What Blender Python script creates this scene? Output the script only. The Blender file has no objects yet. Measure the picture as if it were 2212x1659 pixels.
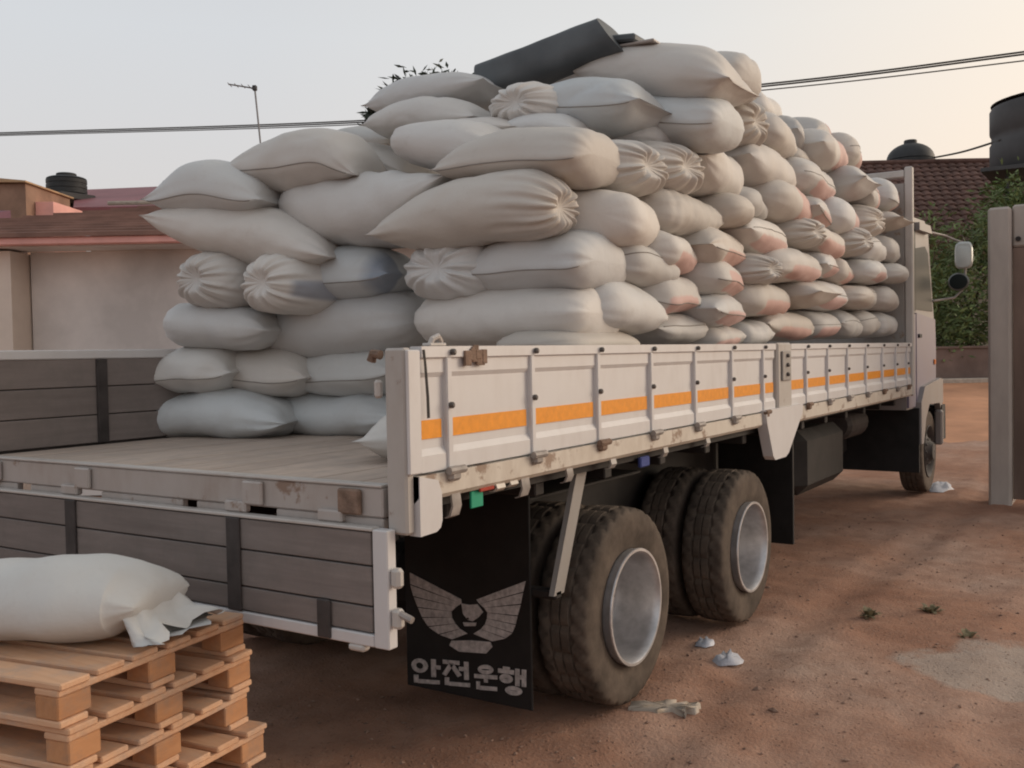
import bpy, math, random
import numpy as np
from mathutils import Vector, Matrix

# ------------------------------------------------------------------ camera, sky, sun, exposure
sc = bpy.context.scene
col = sc.collection
cam_d = bpy.data.cameras.new('camera')
cam = bpy.data.objects.new('camera', cam_d)
col.objects.link(cam)
CAM = Vector((-2.502, -1.9895, 1.6396))
YAW, PITCH, ROLL = 0.5728, -0.0315, -0.0184
fw = Vector((math.cos(YAW) * math.cos(PITCH), math.sin(YAW) * math.cos(PITCH), math.sin(PITCH)))
rt0 = Vector((math.sin(YAW), -math.cos(YAW), 0.0))
up0 = rt0.cross(fw)
rt = rt0 * math.cos(ROLL) + up0 * math.sin(ROLL)
up = up0 * math.cos(ROLL) - rt0 * math.sin(ROLL)
mw = Matrix(((rt.x, up.x, -fw.x, CAM.x), (rt.y, up.y, -fw.y, CAM.y), (rt.z, up.z, -fw.z, CAM.z), (0, 0, 0, 1)))
cam.matrix_world = mw
cam_d.sensor_width = 36.0
cam_d.lens = 36.0 * 2140.4 / 2212.0
cam_d.clip_start = 0.05
cam_d.clip_end = 2000.0
sc.camera = cam

SUN_AZ, SUN_EL = math.radians(-40.0), math.radians(17.0)      # azimuth from +X towards +Y
sun_vec = Vector((math.cos(SUN_AZ) * math.cos(SUN_EL), math.sin(SUN_AZ) * math.cos(SUN_EL), math.sin(SUN_EL)))
world = bpy.data.worlds.new('World')
sc.world = world
world.use_nodes = True
wn = world.node_tree
bg = wn.nodes['Background']
sky = wn.nodes.new('ShaderNodeTexSky')
sky.sky_type = 'NISHITA'
sky.sun_disc = False
sky.sun_elevation = SUN_EL
sky.sun_rotation = math.radians(90.0) - SUN_AZ
sky.dust_density = 5.0
sky.air_density = 1.0
# evening haze: a pale veil, warm towards the low sun and cool away from it
tc = wn.nodes.new('ShaderNodeTexCoord')
dot = wn.nodes.new('ShaderNodeVectorMath'); dot.operation = 'DOT_PRODUCT'
hv = Vector((math.cos(SUN_AZ), math.sin(SUN_AZ), -0.12)).normalized()
dot.inputs[1].default_value = hv
wn.links.new(tc.outputs['Generated'], dot.inputs[0])
rmp = wn.nodes.new('ShaderNodeValToRGB')
rmp.color_ramp.elements[0].position = 0.0
rmp.color_ramp.elements[0].color = (0.59, 0.608, 0.628, 1)
rmp.color_ramp.elements[1].position = 1.0
rmp.color_ramp.elements[1].color = (1.10, 0.92, 0.72, 1)
for ps, cc in ((0.38, (0.605, 0.612, 0.622, 1)), (0.62, (0.68, 0.665, 0.64, 1)), (0.84, (0.85, 0.735, 0.60, 1))):
    e = rmp.color_ramp.elements.new(ps); e.color = cc
mr = wn.nodes.new('ShaderNodeMapRange')
mr.inputs['From Min'].default_value = -0.6
mr.inputs['From Max'].default_value = 1.0
wn.links.new(dot.outputs['Value'], mr.inputs['Value'])
wn.links.new(mr.outputs['Result'], rmp.inputs['Fac'])
vs = wn.nodes.new('ShaderNodeVectorMath'); vs.operation = 'SCALE'
vs.inputs['Scale'].default_value = 6.2
wn.links.new(rmp.outputs['Color'], vs.inputs[0])
sep = wn.nodes.new('ShaderNodeSeparateXYZ')
wn.links.new(tc.outputs['Generated'], sep.inputs[0])
zr = wn.nodes.new('ShaderNodeMapRange')
zr.inputs['From Min'].default_value = 0.30; zr.inputs['From Max'].default_value = 1.0
zr.inputs['To Min'].default_value = 5.6; zr.inputs['To Max'].default_value = 3.7
wn.links.new(sep.outputs['Z'], zr.inputs['Value'])
wn.links.new(zr.outputs['Result'], vs.inputs['Scale'])
hr = wn.nodes.new('ShaderNodeMapRange')                       # dusty pink low over the horizon
hr.inputs['From Min'].default_value = 0.0; hr.inputs['From Max'].default_value = 0.30
hr.inputs['To Min'].default_value = 1.0; hr.inputs['To Max'].default_value = 0.0
wn.links.new(sep.outputs['Z'], hr.inputs['Value'])
hm = wn.nodes.new('ShaderNodeMix'); hm.data_type = 'RGBA'; hm.blend_type = 'MULTIPLY'
hm.inputs['B'].default_value = (1.02, 0.90, 0.83, 1)
wn.links.new(hr.outputs['Result'], hm.inputs['Factor'])
wn.links.new(vs.outputs['Vector'], hm.inputs['A'])
mx = wn.nodes.new('ShaderNodeMix'); mx.data_type = 'RGBA'
mx.inputs['Factor'].default_value = 0.88
wn.links.new(sky.outputs['Color'], mx.inputs['A'])
wn.links.new(hm.outputs['Result'], mx.inputs['B'])
wn.links.new(mx.outputs['Result'], bg.inputs['Color'])
bg.inputs['Strength'].default_value = 0.13

sun_d = bpy.data.lights.new('sun', 'SUN')
sun_d.energy = 0.75
sun_d.angle = math.radians(30.0)
sun_d.color = (1.0, 0.87, 0.74)
sun = bpy.data.objects.new('sun', sun_d)
col.objects.link(sun)
sun.rotation_euler = sun_vec.to_track_quat('Z', 'Y').to_euler()

sc.view_settings.view_transform = 'Standard'
sc.view_settings.look = 'None'
sc.view_settings.gamma = 1.0
sc.view_settings.exposure = 0.73
sc.view_settings.use_curve_mapping = False
sc.cycles.filter_width = 2.0

# ------------------------------------------------------------------ materials
MATS = {}


class NT:
    def __init__(self, name):
        self.m = bpy.data.materials.new(name)
        self.m.use_nodes = True
        self.t = self.m.node_tree
        self.b = self.t.nodes['Principled BSDF']
        MATS[name] = self.m

    def n(self, kind, **kw):
        x = self.t.nodes.new(kind)
        for k, v in kw.items():
            if k.startswith('i_'):
                x.inputs[k[2:].replace('_', ' ')].default_value = v
            else:
                setattr(x, k, v)
        return x

    def l(self, a, b):
        self.t.links.new(a, b)

    def coords(self, obj=True):
        return self.n('ShaderNodeTexCoord').outputs['Object' if obj else 'Generated']

    def pos(self):
        return self.n('ShaderNodeNewGeometry').outputs['Position']

    def noise(self, vec, scale, detail=4.0, rough=0.55, stretch=None):
        if stretch:
            mp = self.n('ShaderNodeMapping'); mp.inputs['Scale'].default_value = stretch
            self.l(vec, mp.inputs['Vector']); vec = mp.outputs['Vector']
        x = self.n('ShaderNodeTexNoise')
        x.inputs['Scale'].default_value = scale
        x.inputs['Detail'].default_value = detail
        x.inputs['Roughness'].default_value = rough
        self.l(vec, x.inputs['Vector'])
        return x.outputs['Fac']

    def ramp(self, fac, stops):
        r = self.n('ShaderNodeValToRGB')
        els = r.color_ramp.elements
        els[0].position, els[0].color = stops[0][0], tuple(stops[0][1]) + (1,)
        els[1].position, els[1].color = stops[-1][0], tuple(stops[-1][1]) + (1,)
        for p, c in stops[1:-1]:
            e = els.new(p); e.color = tuple(c) + (1,)
        self.l(fac, r.inputs['Fac'])
        return r.outputs['Color']

    def mix(self, fac, a, b, mode='MIX'):
        x = self.n('ShaderNodeMix', data_type='RGBA', blend_type=mode)
        for s, v in (('Factor', fac), ('A', a), ('B', b)):
            if isinstance(v, (int, float)):
                x.inputs[s].default_value = v
            elif isinstance(v, tuple):
                x.inputs[s].default_value = v if len(v) == 4 else v + (1,)
            else:
                self.l(v, x.inputs[s])
        return x.outputs['Result']

    def math(self, op, a, b=None, clamp=False):
        x = self.n('ShaderNodeMath', operation=op, use_clamp=clamp)
        for i, v in enumerate((a, b)):
            if v is None:
                continue
            if isinstance(v, (int, float)):
                x.inputs[i].default_value = v
            else:
                self.l(v, x.inputs[i])
        return x.outputs[0]

    def bump(self, h, strength=0.3, dist=0.01, prev=None):
        b = self.n('ShaderNodeBump')
        b.inputs['Strength'].default_value = strength
        b.inputs['Distance'].default_value = dist
        self.l(h, b.inputs['Height'])
        if prev is not None:
            self.l(prev, b.inputs['Normal'])
        self.l(b.outputs['Normal'], self.b.inputs['Normal'])
        return b.outputs['Normal']

    def color(self, c):
        if isinstance(c, tuple):
            self.b.inputs['Base Color'].default_value = c if len(c) == 4 else c + (1,)
        else:
            self.l(c, self.b.inputs['Base Color'])
        return self

    def set(self, rough=0.6, metal=0.0, spec=0.5):
        self.b.inputs['Roughness'].default_value = rough
        self.b.inputs['Metallic'].default_value = metal
        self.b.inputs['Specular IOR Level'].default_value = spec
        return self


def mat_simple(name, c, rough=0.6, metal=0.0, var=0.25, scale=3.0, bump=0.0, spec=0.4, stretch=None, bscale=None):
    m = NT(name).set(rough, metal, spec)
    v = m.pos()
    f = m.noise(v, scale, 5.0, 0.6, stretch)
    lo = tuple(x * (1 - var) for x in c)
    hi = tuple(min(1, x * (1 + var)) for x in c)
    m.color(m.ramp(f, [(0.3, lo), (0.7, hi)]))
    if bump:
        m.bump(m.noise(v, bscale or scale * 6, 4.0, 0.6, stretch), bump, 0.01)
    return m.m


def mat_paint(name, c, dirt=(0.23, 0.15, 0.10), amount=0.45, rust=0.0, rough=0.45):
    m = NT(name).set(rough, 0.0, 0.5)
    v = m.pos()
    f1 = m.noise(v, 2.2, 6.0, 0.65)
    f2 = m.noise(v, 14.0, 5.0, 0.6, (1, 1, 0.35))
    d = m.math('MULTIPLY', m.math('SUBTRACT', f1, 0.38, True), 3.2, True)
    d = m.math('MULTIPLY', d, m.math('MULTIPLY', m.math('SUBTRACT', f2, 0.30, True), 2.2, True), True)
    cc = m.mix(m.math('MULTIPLY', d, amount, True), c, dirt)
    f3 = m.noise(v, 0.9, 3.0)
    cc = m.mix(m.math('MULTIPLY', f3, 0.35), cc, tuple(x * 0.80 for x in c))
    if rust:
        r = m.noise(v, 7.0, 6.0, 0.7)
        r = m.math('MULTIPLY', m.math('SUBTRACT', r, 0.62 - rust * 0.14, True), 14.0, True)
        cc = m.mix(m.math('MULTIPLY', r, 0.8), cc, (0.20, 0.115, 0.07))
    m.color(cc)
    m.bump(f2, 0.08, 0.004)
    return m.m


def mat_wood(name, c1, c2, axis=0, scale=1.0, rough=0.8, bump=0.3):
    m = NT(name).set(rough, 0.0, 0.25)
    v = m.coords(True)
    st = [9.0, 9.0, 9.0]; st[axis] = 0.7
    g = m.noise(v, 3.0 * scale, 6.0, 0.65, tuple(st))
    k = m.noise(m.pos(), 1.7, 4.0, 0.6)
    oi = m.n('ShaderNodeObjectInfo').outputs['Random']
    cc = m.ramp(g, [(0.28, c1), (0.72, c2)])
    cc = m.mix(m.math('MULTIPLY', k, 0.55), cc, tuple(x * 0.55 for x in c1))
    cc = m.mix(m.math('MULTIPLY', oi, 0.35), cc, tuple(x * 1.05 for x in c2))
    gw = m.noise(m.pos(), 9.0, 5.0, 0.7)
    gl = sum(c2) / 3.0
    cc = m.mix(m.math('MULTIPLY', m.math('SUBTRACT', gw, 0.46, True), 2.0, True), cc, (gl * 0.62, gl * 0.55, gl * 0.50))
    m.color(cc)
    m.bump(g, bump, 0.004)
    return m.m


mat_paint('white_paint', (0.625, 0.61, 0.61), amount=0.28, rust=0.0)
mat_paint('white_paint_rusty', (0.62, 0.57, 0.50), amount=0.6, rust=0.35)
mat_paint('grey_paint', (0.30, 0.285, 0.27), amount=0.7, rust=0.3)
mat_paint('post_paint', (0.46, 0.43, 0.40), amount=0.5, rust=0.1)
mat_paint('dirty_beam', (0.43, 0.39, 0.365), amount=0.75, rust=0.22)
mat_paint('lilac_paint', (0.20, 0.175, 0.235), amount=0.35)
mat_paint('cab_white', (0.52, 0.49, 0.46), amount=0.5)
mat_paint('cab_grey', (0.27, 0.25, 0.245), amount=0.6)
mat_simple('orange_tape', (0.76, 0.275, 0.006), 0.4, var=0.10, scale=30)
mat_simple('rust', (0.20, 0.135, 0.10), 0.9, var=0.4, scale=20, bump=0.4)
mat_simple('bolt_steel', (0.11, 0.10, 0.095), 0.5, 0.5, var=0.3, scale=30)
mat_wood('deck_wood', (0.40, 0.325, 0.275), (0.62, 0.51, 0.43), 0, 1.0)
mat_wood('gate_wood', (0.19, 0.16, 0.148), (0.28, 0.24, 0.225), 0, 1.0)
mat_wood('tail_wood', (0.19, 0.16, 0.148), (0.29, 0.25, 0.232), 1, 1.0)
mat_wood('pallet_wood', (0.60, 0.33, 0.19), (0.78, 0.50, 0.32), 1, 1.3)
mat_wood('pallet_block_wood', (0.46, 0.215, 0.10), (0.60, 0.315, 0.16), 0, 1.6)
mat_simple('black_steel', (0.018, 0.015, 0.014), 0.7, var=0.5, scale=5)
mat_simple('dark_strap', (0.05, 0.042, 0.04), 0.7, var=0.4, scale=8)
mat_simple('flap_rubber', (0.010, 0.009, 0.009), 0.65, var=0.5, scale=6, bump=0.08)
mat_simple('flap_print', (0.44, 0.41, 0.40), 0.7, var=0.35, scale=40)
mat_simple('rim_steel', (0.52, 0.51, 0.515), 0.42, 0.7, var=0.25, scale=9)
mat_simple('green_tape', (0.01, 0.28, 0.16), 0.6, var=0.15)
mat_simple('blue_cloth', (0.05, 0.07, 0.24), 0.8, var=0.3)
mat_simple('red_cloth', (0.35, 0.05, 0.03), 0.8, var=0.3)
mat_simple('hook_steel', (0.30, 0.27, 0.25), 0.6, 0.1, var=0.3, scale=14)
mat_simple('tank_black', (0.030, 0.032, 0.034), 0.6, var=0.3, scale=3)
mat_simple('tank_grey', (0.065, 0.064, 0.066), 0.65, var=0.2, scale=1.0)
mat_simple('plaster_grey', (0.76, 0.72, 0.69), 0.9, var=0.22, scale=0.8, bump=0.2)
mat_simple('plaster_tan', (0.72, 0.62, 0.54), 0.9, var=0.15, scale=0.8, bump=0.2)
mat_simple('fascia_pink', (0.86, 0.44, 0.39), 0.7, var=0.2, scale=1.5)
mat_simple('roof_brown', (0.25, 0.145, 0.115), 0.85, var=0.25, scale=2.0, bump=0.2)
mat_simple('roof_maroon', (0.25, 0.095, 0.105), 0.6, var=0.2, scale=1.0)
mat_simple('roof_purple', (0.155, 0.07, 0.10), 0.7, var=0.2, scale=1.0)
mat_simple('brick_tan', (0.29, 0.18, 0.13), 0.9, var=0.25, scale=2.5, bump=0.2)
mat_simple('coping', (0.45, 0.30, 0.18), 0.9, var=0.2)
mat_simple('roof_tile', (0.115, 0.062, 0.050), 0.85, var=0.35, scale=2.0)
mat_simple('house_wall', (0.42, 0.36, 0.30), 0.9, var=0.15, scale=0.8)
mat_simple('yard_wall', (0.19, 0.135, 0.115), 0.95, var=0.3, scale=1.2, bump=0.2)
mat_simple('concrete_pale', (0.42, 0.36, 0.30), 0.9, var=0.25, scale=6, bump=0.3)
mat_simple('pillar_plaster', (0.41, 0.365, 0.33), 0.9, var=0.28, scale=1.6, bump=0.25, bscale=14, stretch=(1, 1, 0.35))
mat_simple('pillar_rust', (0.22, 0.155, 0.125), 0.85, var=0.4, scale=1.8, bump=0.3, bscale=18, stretch=(1, 1, 0.25))
mat_simple('bark', (0.07, 0.05, 0.035), 0.95, var=0.4, scale=8, bump=0.5)
mat_simple('leaf_dark', (0.030, 0.042, 0.026), 0.6, var=0.5, scale=3)
mat_simple('leaf_green', (0.12, 0.165, 0.06), 0.6, var=0.55, scale=1.2)
mat_simple('leaf_bright', (0.10, 0.16, 0.04), 0.6, var=0.4, scale=1.2)
mat_simple('weed_leaf', (0.19, 0.16, 0.09), 0.7, var=0.4, scale=20)
mat_simple('cable', (0.05, 0.045, 0.04), 0.7, var=0.2)
mat_simple('antenna_metal', (0.25, 0.24, 0.24), 0.5, 0.5, var=0.2)
mat_simple('plastic_litter', (0.50, 0.51, 0.56), 0.5, var=0.15, scale=12, bump=0.3)
mat_simple('seam_thread', (0.24, 0.22, 0.20), 0.9, var=0.2)
mat_simple('mirror_shell', (0.50, 0.52, 0.50), 0.3, 0.2, var=0.2)
mat_simple('mirror_dark', (0.16, 0.17, 0.165), 0.25, 0.1, var=0.2)
mat_simple('lamp_amber', (0.65, 0.18, 0.03), 0.3, var=0.1)
m = NT('glass').set(0.35, 0.0, 0.1); m.color((0.02, 0.026, 0.026))

# dusty tyre rubber
m = NT('tyre_rubber').set(0.9, 0.0, 0.2)
v = m.pos()
f = m.noise(v, 6.0, 5.0, 0.65)
m.color(m.ramp(f, [(0.3, (0.055, 0.043, 0.035)), (0.75, (0.15, 0.118, 0.094))]))
m.bump(m.noise(v, 60.0, 3.0), 0.25, 0.004)

# dark tarpaulin
m = NT('tarpaulin').set(0.55, 0.0, 0.4)
v = m.coords()
f = m.noise(v, 4.0, 4.0)
m.color(m.ramp(f, [(0.3, (0.07, 0.08, 0.088)), (0.7, (0.115, 0.128, 0.138))]))
m.bump(m.noise(v, 9.0, 3.0, 0.5, (0.6, 0.15, 1.2)), 0.25, 0.02)

# red soil
m = NT('soil').set(0.97, 0.0, 0.15)
v = m.pos()
a = m.noise(v, 0.55, 6.0, 0.6)
b = m.noise(v, 5.0, 6.0, 0.7)
c = m.noise(v, 55.0, 4.0, 0.65)
cc = m.ramp(a, [(0.30, (0.29, 0.145, 0.095)), (0.46, (0.39, 0.215, 0.145)), (0.58, (0.44, 0.28, 0.21)), (0.75, (0.46, 0.335, 0.27))])
cc = m.mix(m.math('MULTIPLY', m.math('SUBTRACT', b, 0.42, True), 2.2, True), cc, (0.25, 0.145, 0.105))
cc = m.mix(m.math('MULTIPLY', m.math('SUBTRACT', c, 0.52, True), 2.6, True), cc, (0.38, 0.28, 0.22))
d1 = m.noise(v, 1.6, 5.0, 0.7)
cc = m.mix(m.math('MULTIPLY', m.math('SUBTRACT', d1, 0.50, True), 2.4, True), cc, (0.26, 0.135, 0.09))
# pale trodden patch of old concrete showing through the soil at the right
mp = m.n('ShaderNodeMapping'); mp.vector_type = 'POINT'
mp.inputs['Location'].default_value = (-3.05, 1.62, 0.0)
m.l(v, mp.inputs['Vector'])
ms = m.n('ShaderNodeMapping'); ms.inputs['Scale'].default_value = (1.9, 1.35, 0.0)
m.l(mp.outputs['Vector'], ms.inputs['Vector'])
ln = m.n('ShaderNodeVectorMath', operation='LENGTH'); m.l(ms.outputs['Vector'], ln.inputs[0])
pn = m.noise(v, 3.2, 5.0, 0.6)
pe = m.math('SUBTRACT', m.math('ADD', 1.02, m.math('MULTIPLY', m.math('SUBTRACT', pn, 0.5), 1.1)), ln.outputs['Value'])
pe = m.math('MULTIPLY', pe, 5.0, True)
cc = m.mix(m.math('MULTIPLY', pe, 0.8), cc, m.ramp(b, [(0.3, (0.36, 0.30, 0.255)), (0.7, (0.47, 0.40, 0.345))]))
vor = m.n('ShaderNodeTexVoronoi'); vor.inputs['Scale'].default_value = 26.0
m.l(v, vor.inputs['Vector'])
peb = m.math('MULTIPLY', m.math('SUBTRACT', 0.20, vor.outputs['Distance'], True), 5.0, True)
cc = m.mix(m.math('MULTIPLY', peb, 0.5), cc, (0.13, 0.08, 0.06))
m.color(cc)
h = m.math('ADD', m.math('MULTIPLY', b, 0.8), m.math('ADD', m.math('MULTIPLY', c, 0.5), m.math('MULTIPLY', peb, 0.6)))
m.bump(h, 0.6, 0.03)
mat_simple('laterite', (0.50, 0.25, 0.14), 0.95, var=0.25, scale=0.8, bump=0.4, stretch=(1, 1, 1))
mat_simple('slab', (0.43, 0.335, 0.28), 0.95, var=0.2, scale=5, bump=0.3)
mat_simple('stone', (0.28, 0.18, 0.135), 0.95, var=0.5, scale=9)

# woven sack: colour of the object, faint grime, fine weave, printed bands from a mesh attribute
m = NT('sack').set(0.62, 0.0, 0.35)
v = m.coords()
oc = m.n('ShaderNodeObjectInfo').outputs['Color']
g1 = m.noise(v, 3.5, 5.0, 0.6)
cc = m.mix(m.math('MULTIPLY', m.math('SUBTRACT', g1, 0.45, True), 0.8, True), oc, (0.44, 0.39, 0.34))
g2 = m.noise(v, 22.0, 4.0, 0.65)
cc = m.mix(m.math('MULTIPLY', m.math('SUBTRACT', g2, 0.58, True), 0.7, True), cc, (0.34, 0.29, 0.25))
at = m.n('ShaderNodeAttribute', attribute_name='print_band')
edge = m.noise(v, 9.0, 3.0)
pf = m.math('ADD', at.outputs['Fac'], m.math('MULTIPLY', m.math('SUBTRACT', edge, 0.5), 0.7))
pf = m.math('MULTIPLY', m.math('SUBTRACT', pf, 0.42, True), 3.6, True)
cc = m.mix(m.math('MULTIPLY', pf, 0.55), cc, (0.58, 0.27, 0.23))
at2 = m.n('ShaderNodeAttribute', attribute_name='blue_band')
cc = m.mix(m.math('MULTIPLY', at2.outputs['Fac'], 0.5), cc, (0.055, 0.105, 0.21))
m.color(cc)
wv = m.noise(v, 240.0, 1.0)
wr = m.noise(v, 7.0, 4.0, 0.55)
bn = m.bump(wr, 0.22, 0.03)
m.bump(wv, 0.10, 0.002, bn)

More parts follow.
